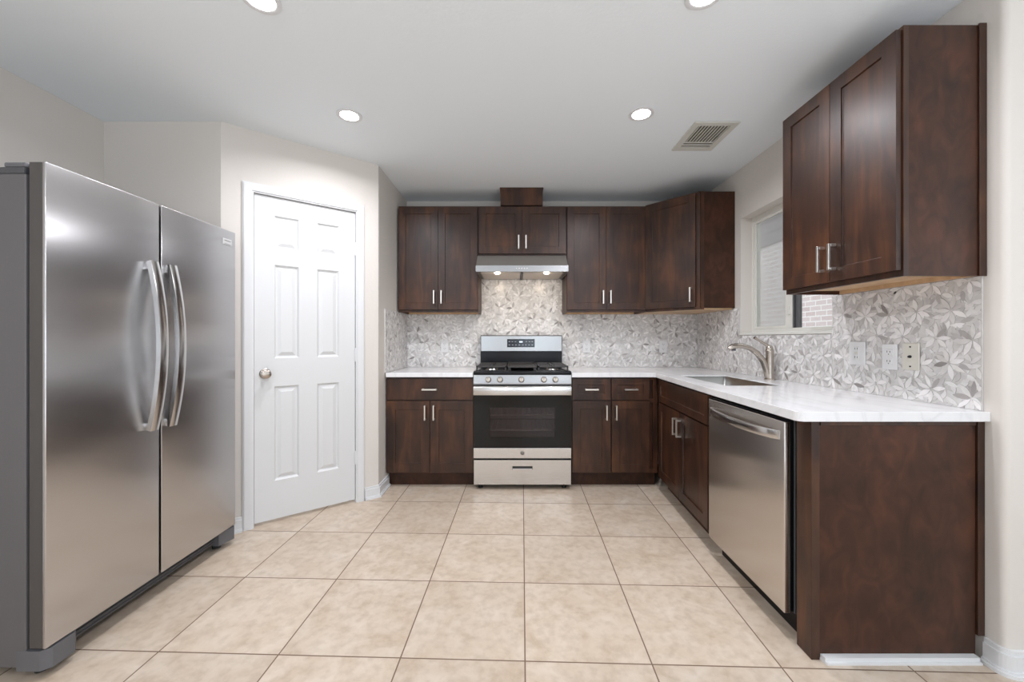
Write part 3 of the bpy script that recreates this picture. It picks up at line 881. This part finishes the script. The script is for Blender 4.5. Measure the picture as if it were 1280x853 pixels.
# ---------------------------------------------------------------- range
RX, RW = 0.056, 0.760
t = thing('gas_range', 'stainless steel freestanding gas range between the base cabinets', 'range', (RX, 3.075, 0))
h = RW / 2
bm = nb()
bx(bm, (-h, 0, 0.03), (-h + 0.06, 0.57, 0.895)); bx(bm, (h - 0.06, 0, 0.03), (h, 0.57, 0.895))
bx(bm, (-h + 0.06, 0, 0.72), (h - 0.06, 0.57, 0.895)); bx(bm, (-h + 0.06, 0, 0.03), (h - 0.06, 0.57, 0.33)); bx(bm, (-h + .06, 0.5, 0.33), (h - .06, 0.57, 0.72))
obj('body', bm, 'black', t)
bm = nb()
bx(bm, (-h + .0605, 0.49, 0.33), (h - .0605, 0.499, 0.72)); bx(bm, (-h + .0605, 0.005, 0.3305), (h - .0605, 0.49, 0.335)); bx(bm, (-h + .0605, 0.005, 0.715), (h - .0605, 0.49, 0.7195))
bx(bm, (-h + .0605, 0.005, 0.335), (-h + .065, 0.49, 0.715)); bx(bm, (h - .065, 0.005, 0.335), (h - .0605, 0.49, 0.715))
obj('oven_cavity', bm, 'cavity', t)
for zz in (0.45, 0.57):
    bm = nb()
    tube(bm, [(-h + .07, 0.03, zz), (h - .07, 0.03, zz)], 0.004, 8); tube(bm, [(-h + .07, 0.46, zz), (h - .07, 0.46, zz)], 0.004, 8)
    for k in range(15):
        xx = -h + 0.09 + k * (RW - 0.18) / 14
        tube(bm, [(xx, 0.03, zz), (xx, 0.46, zz)], 0.0022, 6)
    obj('oven_rack', bm, 'badge_d', t)
# door
bm = nb()
F = -0.035
def frame_rect(bm, x0, x1, z0, z1, a0, a1, c0, c1, y0, y1):
    bx(bm, (x0, y0, z0), (a0, y1, z1)); bx(bm, (a1, y0, z0), (x1, y1, z1)); bx(bm, (a0, y0, z0), (a1, y1, c0)); bx(bm, (a0, y0, c1), (a1, y1, z1))
frame_rect(bm, -h, h, 0.326, 0.735, -h + 0.128, h - 0.128, 0.405, 0.640, F, -0.004)
dro = obj('oven_door', bm, 'blackglass', t)
box_obj('oven_window', (-h + 0.128, F + 0.001, 0.405), (h - 0.128, F + 0.006, 0.640), 'ovenglass', dro)
bm = nb(); bx(bm, (-h, F - 0.001, 0.246), (h, -0.004, 0.3255), 0.002)
obj('door_trim', bm, 'steel', dro, label='brushed steel bottom rail')
bm = nb(); bx(bm, (-h, F - 0.001, 0.7355), (h, -0.004, 0.808), 0.002)
obj('door_trim', bm, 'steel', dro, label='brushed steel top rail')
bm = nb()
bx(bm, (-h + 0.001, F - 0.052, 0.742), (h - 0.001, F - 0.034, 0.808), 0.006, 3)
for s in (-1, 1):
    bx(bm, (s * (h - 0.02) - 0.018, F - 0.036, 0.755), (s * (h - 0.02) + 0.018, F - 0.001, 0.800), 0.003)
obj('handle', bm, 'steel_h', dro, smooth=True)
bm = nb()
Mr = Matrix.Translation((0.0, F - 0.001, 0.288)) @ Matrix.Rotation(R(90), 4, 'X')
lathe(bm, [(0.016, 0), (0.016, 0.002), (0.0145, 0.003)], 32, Mr)
bd = obj('emblem', bm, 'badge_d', dro, smooth=True)
# monogram strokes on the round emblem: ring and two looping script letters
bm = nb()
def ringpts(cx, cz, r_, a0, a1, n=20): return [(cx + r_ * math.cos(R(a0 + (a1 - a0) * k / n)), F - 0.0045, cz + r_ * math.sin(R(a0 + (a1 - a0) * k / n))) for k in range(n + 1)]
tube(bm, ringpts(0, 0.288, 0.0132, 0, 360, 30), 0.0007, 6)
tube(bm, ringpts(-0.004, 0.289, 0.0045, 60, 330, 18) + [(0.0, F - .0045, 0.288), (-0.003, F - .0045, 0.288)], 0.0007, 6)
tube(bm, ringpts(0.0045, 0.2910, 0.0026, 60, 270, 12) + ringpts(0.0045, 0.2855, 0.0030, 90, 310, 12), 0.0007, 6)
obj('monogram', bm, 'badge', bd)
# control panel
bm = nb()
prism_pts = [(F - 0.004, 0.822), (F - 0.004, 0.832), (F + 0.006, 0.893), (0.0, 0.893), (0.0, 0.822)]
lo = [bm.verts.new((-h, y, z)) for y, z in prism_pts]; hi = [bm.verts.new((h, y, z)) for y, z in prism_pts]
bm.faces.new(lo); bm.faces.new(list(reversed(hi)))
for i in range(5): bm.faces.new((lo[i], lo[(i + 1) % 5], hi[(i + 1) % 5], hi[i]))
obj('control_panel', bm, 'steel_r', t)
for kx in (-0.265, -0.174, -0.008, 0.166, 0.256):
    Mk = Matrix.Translation((kx, F + 0.001, 0.858)) @ Matrix.Rotation(R(81), 4, 'X')
    bm = nb()
    lathe(bm, [(0.0235, 0), (0.0235, 0.006), (0.020, 0.009), (0.0185, 0.022), (0.0165, 0.026)], 28, Mk)
    g0 = len(bm.verts)
    bx(bm, (-0.0045, -0.0215, 0.008), (0.0045, 0.0215, 0.034), 0.002)
    bm.verts.ensure_lookup_table()
    for v in bm.verts[g0:]: v.co = Mk @ v.co
    kb = obj('knob', bm, 'nickel', t, smooth=True)
    bm = nb(); bx(bm, (-0.0011, 0.004, 0.034), (0.0011, 0.020, 0.0345))
    for v in bm.verts: v.co = Mk @ v.co
    obj('pointer_mark', bm, 'slot', kb)
# cooktop
bm = nb()
bx(bm, (-h - 0.001, F - 0.004, 0.8955), (h + 0.001, 0.52, 0.925), 0.008, 3)
obj('cooktop', bm, 'black', t, smooth=True)
def grate(x0, x1):
    bm = nb(); z0, z1 = 0.948, 0.962; s = 0.006
    for x in (x0 + s, x1 - s): bx(bm, (x - s, 0.02, z0), (x + s, 0.47, z1), 0.002)
    for y in (0.02 + s, 0.245, 0.47 - s): bx(bm, (x0, y - s, z0), (x1, y + s, z1), 0.002)
    cx = (x0 + x1) / 2
    for yc in (0.135, 0.355):
        for k in range(4):
            a = R(45 + 90 * k)
            bx(bm, (cx + math.copysign(0.03, math.cos(a)) - 0.004 if k in (0, 3) else x0 + 0.004, yc + math.sin(a) * 0.06 - 0.004, z0),
               (x1 - 0.004 if k in (0, 3) else cx - 0.03 + 0.004, yc + math.sin(a) * 0.06 + 0.004, z1), 0.001)
        bx(bm, (cx - 0.004, yc - 0.105, z0), (cx + 0.004, yc - 0.03, z1), 0.001); bx(bm, (cx - 0.004, yc + 0.03, z0), (cx + 0.004, yc + 0.105, z1), 0.001)
    for x in (x0 + s, x1 - s):
        for y in (0.03, 0.46):
            bx(bm, (x - s, y - s, 0.925), (x + s, y + s, z0))
    obj('grate', bm, 'iron', t)
grate(-h + 0.015, -0.125); grate(0.125, h - 0.015)
bm = nb()
bx(bm, (-0.116, 0.02, 0.945), (0.116, 0.47, 0.958), 0.003)
bx(bm, (-0.116, 0.02, 0.958), (-0.108, 0.47, 0.966)); bx(bm, (0.108, 0.02, 0.958), (0.116, 0.47, 0.966)); bx(bm, (-0.108, 0.462, 0.958), (0.108, 0.47, 0.966))
for x in (-0.1, 0.1):
    for y in (0.05, 0.44): bx(bm, (x - 0.01, y - 0.01, 0.925), (x + 0.01, y + 0.01, 0.945))
obj('griddle', bm, 'iron', t)
for cx in (-0.245, 0.245):
    for yc in (0.135, 0.355):
        bm = nb()
        lathe(bm, [(0.052, 0.925), (0.048, 0.932), (0.03, 0.934)], 28, Matrix.Translation((cx, yc, 0)))
        bn = obj('burner', bm, 'steel_h', t, smooth=True)
        bm = nb(); lathe(bm, [(0.036, 0.934), (0.036, 0.941), (0.033, 0.944)], 28, Matrix.Translation((cx, yc, 0)))
        obj('burner_cap', bm, 'iron', bn, smooth=True)
# backguard
bm = nb()
bx(bm, (-h + 0.005, 0.520, 0.925), (h - 0.005, 0.585, 1.06), 0.002)
bx(bm, (-h + 0.005, 0.53, 1.06), (h - 0.005, 0.585, 1.208), 0.002)
bg = obj('backguard', bm, 'black', t)
bm = nb()
prf = [(0.505, 1.064), (0.513, 1.058), (0.529, 1.058), (0.529, 1.203), (0.515, 1.205), (0.507, 1.200)]
lo = [bm.verts.new((-h + 0.012, y, z)) for y, z in prf]; hi = [bm.verts.new((h - 0.012, y, z)) for y, z in prf]
bm.faces.new(lo); bm.faces.new(list(reversed(hi)))
for i in range(6): bm.faces.new((lo[i], lo[(i + 1) % 6], hi[(i + 1) % 6], hi[i]))
bp = obj('control_fascia', bm, 'steel_r', bg)
tilt = math.atan2(0.002, 0.136)
def onf(x, z, w_, hh, m, name, par, d=0.0015):
    bm = nb(); bx(bm, (x - w_ / 2, -d, -hh / 2), (x + w_ / 2, 0, hh / 2), min(0.002, hh * .2, d * .4))
    y = 0.505 + (z - 1.064) / 0.136 * 0.002
    return obj(name, bm, m, par, loc=(0, y, z), rot=(-tilt, 0, 0))
dsp = onf(-0.004, 1.136, 0.252, 0.075, 'display', 'display', t, 0.004)
bm = nb(); bx(bm, (-0.019, -0.0048, 0.0065), (0.011, -0.0042, 0.0175)); obj('clock_digits', bm, 'lcd', dsp)
for rz, xs in ((0.014, (-0.105, -0.078, -0.05, 0.05, 0.078, 0.104)), (-0.016, (-0.105, -0.075, -0.045, -0.015, 0.018, 0.045, 0.075, 0.104))):
    for x in xs:
        bm = nb(); bx(bm, (x - 0.011, -0.0047, rz - 0.0022), (x + 0.003, -0.0042, rz + 0.0022)); obj('key_mark', bm, 'legend', dsp)
# storage drawer with recessed grip
bm = nb()
panel_slab(bm, RW - 0.006, 0.190, 0.034, [(RW / 2 - 0.003 - 0.082, RW / 2 - 0.003 + 0.082, 0.110, 0.146)], [(0.003, 0.0), (0.004, 0.018)])
sd = obj('storage_drawer', bm, 'steel', t, loc=(-h + 0.003, -0.001, 0.042))
bm = nb(); bx(bm, (RW / 2 - 0.080, -0.0345, 0.1115), (RW / 2 + 0.074, -0.026, 0.125), 0.001)
obj('grip', bm, 'steel_h', sd)
box_obj('grip_recess', (RW / 2 - 0.080, -0.0245, 0.114), (RW / 2 + 0.074, -0.0165, 0.144), 'slot', sd)
for x in (-h + 0.05, h - 0.05):
    for y in (0.02, 0.5):
        bm = nb(); lathe(bm, [(0.018, 0), (0.018, 0.008), (0.010, 0.010), (0.010, 0.030)], 14, Matrix.Translation((x, y, 0)))
        obj('foot', bm, 'slot', t)

# ---------------------------------------------------------------- range hood
t = thing('range_hood', 'slim stainless under-cabinet range hood above the gas range', 'range hood', (0.056, YB - 0.011, 1.720))
bm = nb()
hw = 0.378
for s_ in (-1, 1):
    bx(bm, (s_ * hw - (0.008 if s_ > 0 else 0), -0.455, 0.006), (s_ * hw + (0 if s_ > 0 else 0.008), 0, 0.06))
prism2 = [(-0.452, 0.056), (-0.335, 0.1625), (0, 0.1625), (0, 0.020), (-0.452, 0.020)]
a_ = [bm.verts.new((-hw, y, z)) for y, z in prism2]; b_ = [bm.verts.new((hw, y, z)) for y, z in prism2]
bm.faces.new(a_); bm.faces.new(list(reversed(b_)))
for i in range(5): bm.faces.new((a_[i], a_[(i + 1) % 5], b_[(i + 1) % 5], b_[i]))
obj('hood_body', bm, mat('hood_body_grey', (0.26, 0.24, 0.215), 0.45, 0.35), t)
bm = nb(); bx(bm, (-hw - 0.002, -0.474, 0.004), (hw + 0.002, -0.450, 0.057), 0.002)
fb = obj('front_band', bm, 'steel_r', t)
for k in range(5):
    bm = nb(); bx(bm, (-0.045 + k * 0.0215 - 0.005, -0.4755, 0.028), (-0.045 + k * 0.0215 + 0.005, -0.474, 0.035))
    obj('button', bm, 'plastic_w', fb)
MF = noise_bump(mat('mesh_filter', (0.62, 0.55, 0.48), 0.45, 0.5), (300, 300, 300), 0.6, 0.002)
for x0, x1 in ((-0.345, -0.012), (0.012, 0.345)):
    bm = nb(); bx(bm, (x0, -0.375, 0.009), (x1, -0.03, 0.0195), 0.002)
    obj('filter', bm, MF, t)
bm = nb(); bx(bm, (-0.011, -0.40, 0.004), (0.011, -0.02, 0.0195))
obj('filter_divider', bm, 'dark_grey', t)
for x in (-0.205, 0.205):
    bm = nb(); lathe(bm, [(0.030, 0.010), (0.030, 0.0195)], 20, Matrix.Translation((x, -0.412, 0)))
    rg = obj('lamp_ring', bm, 'steel_h', t, smooth=True)
    bm = nb(); lathe(bm, [(0.012, -0.006), (0.022, -0.002), (0.024, 0.010)], 20, Matrix.Translation((x, -0.412, 0)))
    obj('lamp_lens', bm, 'hoodlens', rg, smooth=True)
    area('hood_light', (x, -0.412, -0.009), (R(18), 0, 0), 0.04, 0.04, HOOD_POWER, (1, 0.84, 0.66), t, 'DISK')

# ---------------------------------------------------------------- dishwasher
t = thing('dishwasher', 'stainless steel dishwasher under the counter between sink cabinet and end panel', 'dishwasher', (1.052, 2.130, 0), R(-90))
W = 0.600
bm = nb(); bx(bm, (0.008, 0.030, 0.105), (W - 0.004, 0.60, 0.862)); bx(bm, (0.0, 0.075, 0.0), (W, 0.60, 0.105))
obj('tub', bm, 'black', t)
bm = nb(); bx(bm, (0.002, 0, 0.100), (W, 0.026, 0.850), 0.004, 3)
dd = obj('door', bm, 'steel_d', t, smooth=True)
bm = nb(); bx(bm, (0.002, 0.002, 0.8505), (W, 0.028, 0.858), 0.001)
obj('control_strip', bm, 'black', t)
bm = nb()
pts = []
for k in range(21):
    u = k / 20; q = math.sin(math.pi * u) ** 0.55
    pts.append((0.035 + u * (W - 0.065), 0.002 - 0.048 * q, 0.792))
strap(bm, pts, 0.036, 0.014, (0, 0, 1))
obj('handle', bm, 'steel_h', dd, smooth=True)
bm = nb(); bx(bm, (W + 0.004, 0.035, 0.105), (W + 0.010, 0.050, 0.862))
obj('side_gasket', bm, 'dark_grey', t)
bm = nb(); bx(bm, (W + 0.002, 0.045, 0.155), (W + 0.006, 0.075, 0.255), 0.001); tube(bm, [(W + 0.006, 0.06, 0.225), (W + 0.014, 0.06, 0.225)], 0.010, 12); tube(bm, [(W + 0.006, 0.055, 0.18), (W + 0.014, 0.055, 0.18)], 0.008, 12)
tube(bm, [(W + 0.010, 0.060, 0.225), (W + 0.010, 0.050, 0.20), (W + 0.010, 0.062, 0.17)], 0.004, 8)
obj('hinge', bm, 'steel_h', t, smooth=True)

# ---------------------------------------------------------------- refrigerator
FX = -1.611; FY0, FY1 = 1.342, 2.252; FS = 1.776
t = thing('refrigerator', 'large stainless steel side-by-side refrigerator on the left', 'refrigerator', (FX, FY0, 0))
fw = FY1 - FY0
bm = nb(); bx(bm, (-0.80, 0.0, 0.045), (-0.068, fw, 1.742), 0.003); 
fbody = obj('cabinet', bm, 'grey_paint', t, label='grey side panels')
bm = nb(); bx(bm, (-0.80, 0.001, 1.743), (-0.075, fw - 0.001, 1.766), 0.004)
obj('top_cap', bm, 'dark_grey', t)
def fdoor(y0, y1, hy_):
    bm = nb(); bx(bm, (-0.012, y0, 0.108), (0, y1, 1.784), 0.003, 3)
    d = obj('door', bm, 'steel_f', t, smooth=True)
    bm = nb(); bx(bm, (-0.058, y0 + 0.001, 0.109), (-0.0125, y1 - 0.001, 1.783), 0.002)
    obj('door_side', bm, 'door_grey', d, label='dark grey door edge')
    bm = nb(); pts = []
    for k in range(25):
        u = k / 24; q = 1 - (2 * u - 1) ** 2
        pts.append((0.013 + 0.044 * q, hy_, 0.773 + u * 0.742))
    strap(bm, pts, 0.040, 0.022, (0, 1, 0))
    for z in (0.79, 1.495): bx(bm, (-0.001, hy_ - 0.018, z - 0.016), (0.022, hy_ + 0.018, z + 0.016), 0.003)
    obj('handle', bm, 'steel_h', d, smooth=True)
    bm = nb(); bx(bm, (-0.068, y0 + 0.012, 0.13), (-0.0585, y1 - 0.012, 1.77))
    obj('gasket', bm, 'dark_grey', d)
    return d
fdoor(0.0, FS - FY0 - 0.006, FS - FY0 - 0.052)
d2 = fdoor(FS - FY0 + 0.006, fw, FS - FY0 + 0.042)
bm = nb(); bx(bm, (0, fw - 0.098, 1.700), (0.0025, fw - 0.034, 1.734), 0.001)
bd = obj('badge', bm, mat('badge_plate', (0.62, 0.62, 0.61), 0.4, 0.3), d2, label='small rectangular maker badge')
bm = nb(); bx(bm, (0.0025, fw - 0.088, 1.7205), (0.003, fw - 0.040, 1.7245)); bx(bm, (0.0025, fw - 0.088, 1.7045), (0.003, fw - 0.040, 1.7062))
obj('badge_line', bm, 'badge_d', bd)
for ya in (0.004, fw - 0.064):
    bm = nb(); bx(bm, (-0.150, ya, 1.7665), (-0.075, ya + 0.06, 1.784), 0.005); bx(bm, (-0.076, ya + 0.01, 1.7665), (-0.03, ya + 0.05, 1.776) if False else (-0.0585, ya + 0.05, 1.781), 0.003)
    obj('hinge_cover', bm, 'grey_plastic', t)
bm = nb(); bx(bm, (-0.075, 0.07, 0.045), (-0.045, fw - 0.07, 0.098), 0.004)
for k in range(3): bx(bm, (-0.044, 0.08, 0.052 + k * 0.015), (-0.041, fw - 0.08, 0.058 + k * 0.015))
obj('base_grille', bm, 'dark_grey', t)
for ya, yb in ((-0.001, 0.10), (fw - 0.10, fw + 0.001)):
    bm = nb(); prism(bm, [(-0.10, ya), (-0.02, ya), (0.004, ya + 0.02) if ya < 0.1 else (-0.02, ya), (0.004, yb - 0.015), (-0.008, yb), (-0.10, yb)], 0.033, 0.102)
    obj('foot_bracket', bm, 'grey_plastic', t)
for x in (-0.07, -0.74):
    for y in (0.05, fw - 0.05):
        bm = nb(); lathe(bm, [(0.02, 0), (0.02, 0.034 if x > -0.5 else 0.045)], 16, Matrix.Translation((x, y, 0)))
        obj('leveling_foot', bm, 'slot', t)

# ---------------------------------------------------------------- ceiling fixtures
def downlight(x, y, label):
    t = thing('recessed_light', label, 'ceiling light', (x, y, CEIL), 0)
    bm = nb(); n = 32
    prof = [(0.070, -0.0005), (0.070, -0.004), (0.056, -0.006), (0.051, -0.004), (0.051, -0.0005)]
    rings = [[bm.verts.new((r_ * math.cos(2 * math.pi * k / n), r_ * math.sin(2 * math.pi * k / n), z)) for k in range(n)] for r_, z in prof]
    rings.append(rings[0])
    for a, b in zip(rings, rings[1:]):
        for k in range(n): bm.faces.new((a[k], a[(k + 1) % n], b[(k + 1) % n], b[k]))
    obj('trim_ring', bm, 'trim', t, smooth=True)
    bm = nb(); lathe(bm, [(0.050, -0.0005), (0.050, -0.003), (0.045, -0.0045)], 32)
    obj('lens', bm, 'lens', t)
    area('lamp', (0, 0, -0.012), (0, 0, 0), 0.07, 0.07, DOWNLIGHT_POWER, (0.98, 0.98, 1.04), t, 'DISK', 162)
for x, y, lb in ((-0.96, 2.265, 'round recessed ceiling light near the pantry door, rear left of four'), (0.725, 2.25, 'round recessed ceiling light beside the ceiling vent, rear right of four'),
                 (-0.97, 1.49, 'round recessed ceiling light at the top edge, front left of four'), (0.712, 1.468, 'round recessed ceiling light at the top edge, front right of four')):
    downlight(x, y, lb)

t = thing('ceiling_vent', 'off-white louvred air vent in the ceiling near the corner cabinet', 'air vent', (1.205, 2.50, CEIL))
hx, hy2 = 0.135, 0.175
bm = nb()
for lo, hi in (((-hx, -hy2), (-hx + 0.038, hy2)), ((hx - 0.038, -hy2), (hx, hy2)), ((-hx + 0.038, -hy2), (hx - 0.038, -hy2 + 0.038)), ((-hx + 0.038, hy2 - 0.038), (hx - 0.038, hy2))):
    bx(bm, (*lo, -0.010), (*hi, -0.0005), 0.002)
obj('frame', bm, 'vent_w', t)
box_obj('duct_opening', (-hx + 0.038, -hy2 + 0.038, -0.0025), (hx - 0.038, hy2 - 0.038, -0.0005), 'vent_d', t)
for k in range(10):
    xx = -hx + 0.047 + k * (2 * hx - 0.094) / 9
    bm = nb(); bx(bm, (xx - 0.0028, -hy2 + 0.038, -0.009), (xx + 0.0035, 0.06, -0.003)); obj('slat', bm, 'vent_w', t)
for yy in (0.066, 0.098, 0.128):
    bm = nb(); bx(bm, (-hx + 0.038, yy - 0.005, -0.009), (hx - 0.038, yy + 0.005, -0.003)); obj('slat', bm, 'vent_w', t)

# ---------------------------------------------------------------- wall plates
def plate(label, loc, rz, m='plastic_w', kind='outlet', w_=0.071):
    t = thing('power_outlet' if kind != 'coax' else 'cable_plate', label, 'outlet' if kind != 'coax' else 'wall plate', loc, rz)
    bm = nb(); bx(bm, (-w_ / 2, -0.006, -0.0575), (w_ / 2, 0, 0.0575), 0.002)
    p = obj('cover_plate', bm, m, t)
    if kind == 'outlet':
        for z in (-0.021, 0.021):
            bm = nb(); bx(bm, (-0.017, -0.009, z - 0.015), (0.017, -0.0062, z + 0.015), 0.001)
            s = obj('socket', bm, m, t)
            bm = nb(); bx(bm, (-0.008, -0.0095, z - 0.002), (-0.0055, -0.009, z + 0.007)); bx(bm, (0.0055, -0.0095, z - 0.002), (0.008, -0.009, z + 0.006)); bx(bm, (-0.002, -0.0095, z - 0.011), (0.002, -0.009, z - 0.007))
            obj('slots', bm, 'slot', s)
    elif kind == 'gfci':
        bm = nb(); bx(bm, (-0.017, -0.009, -0.034), (0.017, -0.0062, 0.034), 0.001)
        s = obj('socket', bm, m, t)
        bm = nb()
        for z in (-0.021, 0.021):
            bx(bm, (-0.008, -0.0095, z - 0.002), (-0.0055, -0.009, z + 0.007)); bx(bm, (0.0055, -0.0095, z - 0.002), (0.008, -0.009, z + 0.006))
        obj('slots', bm, 'slot', s)
        bm = nb(); bx(bm, (-0.010, -0.0105, -0.006), (0.010, -0.009, -0.001), 0.0004); bx(bm, (-0.010, -0.0105, 0.001), (0.010, -0.009, 0.006), 0.0004)
        obj('test_button', bm, 'plastic_b', t)
    else:
        for z in (-0.042, 0.042):
            bm = nb(); lathe(bm, [(0.0035, 0), (0.0035, 0.0015)], 10, Matrix.Translation((0, -0.006, z)) @ Matrix.Rotation(R(90), 4, 'X')); obj('screw', bm, 'slot', t)
        bm = nb(); lathe(bm, [(0.006, 0), (0.006, 0.004), (0.004, 0.009)], 14, Matrix.Translation((0, -0.006, 0)) @ Matrix.Rotation(R(90), 4, 'X')); obj('jack', bm, 'slot', t)
yb = YB - 0.0105
plate('white outlet on the back wall left of the range', (-0.660, yb, 1.106), 0, 'plastic_w')
plate('white outlet on the back wall just right of the range', (0.668, yb, 1.102), 0)
plate('white outlet on the back wall below the corner cabinet', (1.386, yb, 1.102), 0)
xr = XR - 0.0105
plate('white outlet on the right wall nearest the faucet, first of three plates', (xr, 1.946, 1.103), R(-90), kind='gfci', w_=0.09)
plate('white outlet on the right wall between the other two plates', (xr, 1.777, 1.093), R(-90))
plate('beige cable plate on the right wall, nearest the camera of three plates', (xr, 1.682, 1.098), R(-90), 'plastic_b', 'coax')

# ---------------------------------------------------------------- repeats share a group
GROUPS = {'wall_cabinet': 'dark wood wall cabinets', 'corner_wall_cabinet': 'dark wood wall cabinets', 'base_cabinet': 'dark wood base cabinets',
          'sink_cabinet': 'dark wood base cabinets', 'countertop': 'white quartz countertops', 'backsplash': 'leaf mosaic backsplash panels',
          'recessed_light': 'recessed ceiling lights', 'power_outlet': 'white power outlets over the counter'}
for o in COL.objects:
    k_ = o.name.split('.')[0]
    if o.parent is None and k_ in GROUPS:
        o['group'] = GROUPS[k_]
